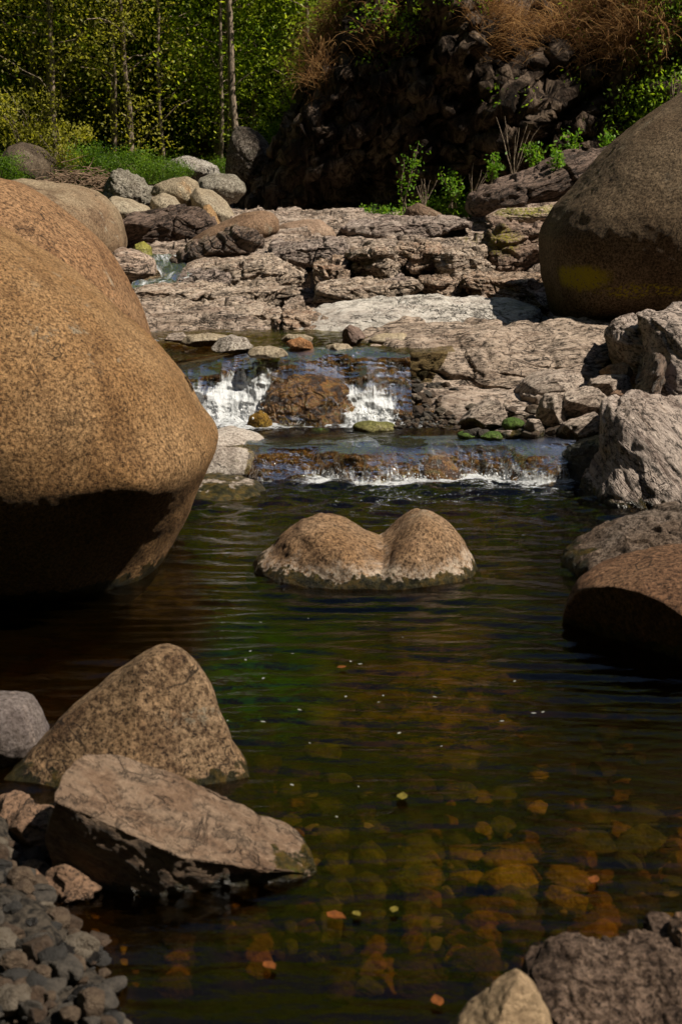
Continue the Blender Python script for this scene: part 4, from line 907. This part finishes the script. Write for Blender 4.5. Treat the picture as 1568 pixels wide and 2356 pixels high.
# grass and creepers on the cliff
q = M('dry grass'); tn = q.n('Attribute', attribute_name='tone').outputs['Fac']
dc = q.ramp(tn, [(0, (.05, .02, .008)), (.5, (.22, .11, .04)), (1, (.55, .33, .14))])
dryg = q.done(q.n('MixShader', {0: .45, 1: q.bsdf(dc, .7), 2: q.n('BsdfTranslucent', {'Color': dc}).outputs[0]}).outputs[0])
def screen(V):
    y = V[:, 1]; z = V[:, 2]-CAMZ; dep = y*CT-z*ST; up = y*ST+z*CT
    return 784+V[:, 0]/dep*F0, 1178-up/dep*F0
sx, sy = screen(cliffV)
fr_m_ = (cliffN[:, 1] < .3) & (sx > 500) & (sx < 1640) & (sy > -120) & (sy < 420)
cand = np.where(fr_m_)[0]; rs = np.random.RandomState(8)
nz = fbm(cliffV[cand]*.8, 3, 901); nz2 = fbm(cliffV[cand]*.9, 3, 931)
up = cliffN[cand, 2]
hgt = cliffV[cand, 2]
sxx = sx[cand]
bz = brkz(cliffV[cand, 0]); above = hgt-bz
pd = np.clip(nz*1.7-.35+.5*up+.5*np.minimum(above, .6), 0, 1)*(above > -.35)+.6*np.exp(-((above-.05)/.12)**2)*(nz > -.1)
pdn = pd/pd.sum()
tuf = rs.choice(cand, 800, replace=True, p=pdn)
VV, FF, TT, nb = [], [], [], 0
for i in tuf:
    p0 = cliffV[i]; n = 26; tone = rs.uniform(.1, .9)
    base_a = rs.normal(size=2)*.5
    for k in range(n):
        L = rs.uniform(.2, .55); dr = np.array((base_a[0]*1.6+rs.normal()*.3-.25, -.4+base_a[1]*.3, .5+rs.normal()*.22)); dr /= np.linalg.norm(dr)
        b0 = p0+rs.normal(size=3)*.12; m1 = b0+dr*L*.45; m2 = b0+dr*L*.8+np.array((0, 0, -.16*L)); m3 = m2+np.array((dr[0]*.7, -.1, -.35))*L*.55
        wv = np.cross(dr, (0, .6, 1)); wv = wv/np.linalg.norm(wv)*.003
        VV += [b0-wv, b0+wv, m1-wv*.9, m1+wv*.9, m2-wv*.7, m2+wv*.7, m3-wv*.2, m3+wv*.2]
        FF += [(nb, nb+1, nb+3, nb+2), (nb+2, nb+3, nb+5, nb+4), (nb+4, nb+5, nb+7, nb+6)]; nb += 8; TT += [tone+rs.normal()*.3]*8
o = link('dry_grass', mesh('dry_grass', np.array(VV), FF, dryg, smooth=False, attrs={'tone': np.clip(TT, 0, 1)})); tag(o, 'tufts of dry golden brown grass hanging over the dark cliff', 'grass', kind='stuff')
pg = np.clip((nz2-.05)*2.4+.3*up+.3*above, 0, 1)*(above > -.5)*sst(780, 900, sxx+200*(hgt > 3.7)); pg = pg/pg.sum()
ci = rs.choice(cand, 1500, replace=True, p=pg)
pts = np.repeat(cliffV[ci], 26, 0)+rs.normal(size=(1500*26, 3))*np.array((.11, .09, .09))+np.array((0, -.05, .03))
V, F_, t_ = leaves(pts, .03, rs, np.repeat(rs.uniform(.1, .9, 1500), 26))
o = link('cliff_creeper', mesh('cliff_creeper', V, F_, lf_green, smooth=False, attrs={'tone': t_})); tag(o, 'green leafy creepers and brambles growing over the cliff top', 'creeper', kind='stuff')

# herbs at cliff foot
rs = np.random.RandomState(21); VV = []
n = 240; pts = []
for i in range(n):
    px = rs.uniform(830, 1085); py = 498-(px-830)*.02; hh = 10+38*sst(880, 1000, px)*rs.uniform(.3, 1); dd = 20.3+rs.uniform(-.5, .9)
    p = at(px, py, dd)
    for k in range(26): pts.append(p+rs.normal(size=3)*.05+np.array((0, 0, rs.uniform(0, hh/F0*dd))))
V, F_, t_ = leaves(np.array(pts), .024, rs, np.repeat(rs.uniform(.2, 1, n), 26))
o = link('green_herbs', mesh('green_herbs', V, F_, lf_bright, smooth=False, attrs={'tone': t_})); tag(o, 'bright green herbs sprouting on the gravel below the cliff', 'herbs', kind='stuff')
def sprout(px, py, dd, H, ns, lb, seed, lm=lf_bright, nleaf=60, ls=.028):
    rs = np.random.RandomState(seed); p = at(px, py, dd); tubes = []; lp = []
    for i in range(ns):
        d0 = np.array((rs.normal()*.22, rs.normal()*.15, 1)); L = H*rs.uniform(.6, 1)
        k = np.linspace(0, 1, 6)[:, None]; s = d0*L*k+np.cumsum(rs.normal(size=(6, 3))*.02*H, 0)*k; s[0] = (rs.normal()*.03, rs.normal()*.03, -.05)
        tubes.append(tube(s, np.linspace(.008, .003, 6), 4))
        for j in range(nleaf):
            t = rs.uniform(.25, 1); lp.append(np.array([np.interp(t, np.linspace(0, 1, 6), s[:, c_]) for c_ in range(3)])+rs.normal(size=3)*.045)
    e = link('leafy_plant', None, p); tag(e, lb, 'plant'); Vt, Ft = join(tubes); link('stems', mesh('stems', Vt, Ft, barkm), parent=e)
    if nleaf:
        V, F_, t_ = leaves(np.array(lp), ls, rs, .6); link('foliage', mesh('foliage', V, F_, lm, smooth=False, attrs={'tone': t_}), parent=e)
sprout(925, 478, 19.6, .95, 3, 'tall leafy green sapling in front of the dark cliff', 1)
sprout(1040, 470, 19.8, .45, 5, 'bushy green plant left of the dark leaning slab', 2)
sprout(1130, 420, 18.2, .35, 3, 'small green plant on the left end of the dark leaning slab', 3)
sprout(1230, 398, 18.2, .35, 4, 'green plant growing behind the dark leaning slab', 4)
sprout(1395, 345, 18.3, .25, 3, 'light green sprig where slab meets giant boulder', 5)
sprout(1280, 400, 16.6, .3, 3, 'green sprig hanging over the face of the leaning slab', 6)
sprout(1310, 360, 18.2, .3, 2, 'light sprig above the leaning slab', 7)
sprout(975, 478, 19.5, .45, 9, 'clump of dry straw stalks beside the green sapling', 8, nleaf=0)
sprout(1180, 410, 18.4, .75, 7, 'tall dead branching stalks behind the leaning slab', 9, nleaf=0)
sprout(1085, 460, 18.6, .45, 6, 'dead reddish stalks at the left end of the leaning slab', 10, nleaf=0)
sprout(1545, 250, 17, .45, 6, 'bare twigs above the giant right boulder', 11, nleaf=0)

# ---------------------------------------------------------------- pebbles
def pebble_proto(seed, mat, flat=.55, lvl=4):
    S, Fq = ico(lvl); rs = np.random.RandomState(seed); V = S*np.array((1, rs.uniform(.6, .9), flat))
    for _ in range(9):
        n = rs.normal(size=3); n /= np.linalg.norm(n); o_ = V@n-rs.uniform(.36, .68); m = o_ > 0; V[m] -= o_[m, None]*n*.9
    V = V+S*(fbm(S*1.6+seed, 3, seed)*.07)[:, None]
    return mesh('pebble', V, Fq, mat)
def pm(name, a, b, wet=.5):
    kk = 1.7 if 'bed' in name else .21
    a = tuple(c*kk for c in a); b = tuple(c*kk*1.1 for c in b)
    q = M(name); v = q.obj()
    col = q.mix(q.mr(q.noise(v, 2.2, 6, .7), .38, .62), a, b)
    return q.done(q.bsdf(col, .8-.45*wet, q.bump(q.noise(v, 9, 5), .5, .08), .35))
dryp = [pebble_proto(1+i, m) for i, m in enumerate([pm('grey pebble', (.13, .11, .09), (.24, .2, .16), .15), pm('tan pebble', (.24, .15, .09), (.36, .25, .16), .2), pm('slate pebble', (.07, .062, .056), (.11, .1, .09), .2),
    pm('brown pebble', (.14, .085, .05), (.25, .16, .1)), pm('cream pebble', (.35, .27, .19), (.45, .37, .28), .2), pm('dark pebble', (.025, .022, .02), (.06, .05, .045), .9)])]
bedp = [pebble_proto(11+i, m) for i, m in enumerate([pm('ochre bed stone', (.3, .19, .02), (.42, .3, .045)), pm('rust bed stone', (.16, .075, .014), (.24, .13, .022)), pm('olive bed stone', (.07, .08, .015), (.14, .13, .02)),
    pm('dark bed stone', (.03, .022, .012), (.07, .045, .02)), pm('pale bed stone', (.3, .24, .12), (.38, .32, .18))])]
rr = random.Random(4)
def put(name, me, x, y, z, s, label, group, cat='pebble'):
    o = link(name, me, (x, y, z)); o.scale = (s, s, s*rr.uniform(.7, 1.1)); o.rotation_euler = (rr.uniform(-.3, .3), rr.uniform(-.3, .3), rr.uniform(0, 6.28)); tag(o, label, cat, group); return o
pl = ['grey', 'tan', 'slate dark', 'brown', 'cream', 'black wet']
n = 0
while n < 280:
    px, py = rr.uniform(-30, 330), rr.uniform(1900, 2370)
    if px > 150+(py-1960)*.45+rr.uniform(-40, 40): continue
    p = onz(px, py, .03); k = rr.choice([0, 0, 1, 2, 3, 3, 4, 5]); s = rr.choice([.008, .011, .018, .024, .032, .046])*rr.uniform(.8, 1.15)
    z = float(poolz(np.array([p[0]]), np.array([p[1]]))[0])+s*.35+rr.uniform(0, .02)
    put('pebble', dryp[k], p[0], p[1], z, s, pl[k]+' pebble on the gravel at bottom left', pl[k]+' pebbles on the bottom left gravel'); n += 1
bl = ['ochre', 'rust orange', 'olive', 'dark brown', 'pale yellow']
for i in range(250):
    px, py = rr.uniform(180, 1568), rr.uniform(1480, 2350)**1.0
    if i % 3: py = rr.uniform(1850, 2356)
    p = onz(px, py, -.15); k = rr.choice([0, 1, 1, 2, 3, 3, 3, 3, 4] if rr.random() < .5 else [3, 3, 2, 1]); s = rr.choice([.02, .03, .04, .055, .08])*rr.uniform(.8, 1.2)
    if k == 4: s = min(s, .025)
    if k < 2: s = min(s, .045)
    z = float(poolz(np.array([p[0]]), np.array([p[1]]))[0])+s*.2
    put('river_stone', bedp[k], p[0], p[1], z, s, bl[k]+' stone lying under the clear water of the pool', bl[k]+' stones on the pool bed', 'river stone')
for (px, py, s, k, lb) in [(1068, 1985, .07, 0, 'yellow leaf shaped stone under water at lower right'), (1180, 2005, .1, 0, 'long ochre stone under water right of the leaf shaped one'), (1300, 2050, .09, 0, 'golden mottled stone under water at lower right'),
                           (1150, 2130, .1, 1, 'broad rusty gold stone under water near the bottom right rock'), (955, 1975, .05, 4, 'pale yellow stone under water left of the leaf shaped one'), (1370, 2160, .09, 1, 'rusty round stone under water above the mottled rock'),
                           (1470, 1885, .1, 2, 'large olive stone under water near right edge')]:
    p = onz(px, py, -.1); z = float(poolz(np.array([p[0]]), np.array([p[1]]))[0])+s*.15
    put('river_stone', bedp[k], p[0], p[1], z, s, lb, None, 'river stone')
rows = [(905, 1060, 955, 985, .2, 70, (.012, .03), 'small stone on the gravel patch right of the upper fall', 'stones on the gravel patch by the upper fall', 8.15),
        (1060, 1420, 935, 1000, .2, 50, (.025, .06), 'small loose stone in the pile on the right bank', 'loose stones in the right bank pile', 8.0),
        (640, 1250, 765, 785, .55, 60, (.02, .06), 'small stone in the band of rubble below the pale slab', 'rubble below the pale slab', 10.0),
        (880, 1040, 860, 960, .3, 60, (.025, .06), 'pale stone in the rubble under the folded slab', 'rubble under the left end of the folded slab', 8.6),
        (800, 1080, 497, 512, 1., 60, (.02, .05), 'grey stone on the gravel in front of the cliff', 'gravel stones below the cliff', 19.5)]
drys = [dryp[0], dryp[1], dryp[3], dryp[4]]
for (xa, xb, ya, yb, z0, n, (s0, s1), lb, gp, dd) in rows:
    for i in range(n):
        px, py = rr.uniform(xa, xb), rr.uniform(ya, yb); t = (yb-py)/(yb-ya)
        d_ = dd-.25*(1 if dd < 12 else 0)+t*.5 if dd < 9 else dd+rr.uniform(-.3, .5)
        p = at(px, py, d_)
        put('small_stone', rr.choice(drys), p[0], p[1], p[2], rr.uniform(s0, s1), lb, gp, 'stone')

# bits floating on the pool
def leafbit(name, mat, w):
    V = np.array([(-1, 0, .05), (-.5, w, .12), (.2, w*1.1, .05), (1, 0, .1), (.2, -w, .12), (-.5, -w*.9, .05), (-.2, 0, -.02)])
    F_ = np.array([(6, 0, 1), (6, 1, 2), (6, 2, 3), (6, 3, 4), (6, 4, 5), (6, 5, 0)]); V2 = V-np.array((0, 0, .06))
    return mesh(name, np.concatenate((V, V2)), np.concatenate((F_[:, ::-1], F_+7)), mat, smooth=False)
def flat(name, c):
    q = M(name); return q.done(q.bsdf(q.mix(q.mr(q.noise(q.obj(), 2), .4, .6), c, tuple(x*.6 for x in c)), .5))
lbs = [leafbit('leaf', flat('pale petal', (.3, .3, .26)), .45), leafbit('leaf', flat('orange leaf', (.16, .05, .01)), .6), leafbit('leaf', flat('yellow leaf', (.15, .12, .02)), .6)]
for i in range(26):
    px, py = rr.uniform(520, 1250), rr.uniform(1380, 1900); p = onz(px, py, .004)
    o = link('floating_petal', lbs[0], (p[0], p[1], .012)); k = rr.uniform(.004, .009); o.scale = (k, k, k); o.rotation_euler[2] = rr.uniform(0, 6); tag(o, 'tiny pale petal floating on the dark pool', 'petal', 'petals floating on the pool')
for (px, py, k, m, lb) in [(773, 2115, .026, 1, 'orange leaf floating right of the wedge slab'), (905, 2100, .015, 2, 'small yellow leaf floating near the bottom centre'), (820, 2110, .014, 2, 'pale yellow leaf floating beside the orange leaf'),
                           (925, 1838, .022, 2, 'yellow leaf floating in the middle of the dark pool'), (785, 1540, .018, 1, 'tiny red leaf floating in the ripples of the middle pool'), (1365, 2030, .02, 1, 'rusty leaf floating near the right edge'),
                           (1005, 2310, .02, 1, 'reddish leaf floating left of the whitish stone'), (620, 2230, .02, 1, 'brown orange leaf floating below the wedge slab')]:
    p = onz(px, py, .004); o = link('floating_leaf', lbs[m], (p[0], p[1], .012)); o.scale = (k, k, k); o.rotation_euler[2] = rr.uniform(0, 6); tag(o, lb, 'leaf')
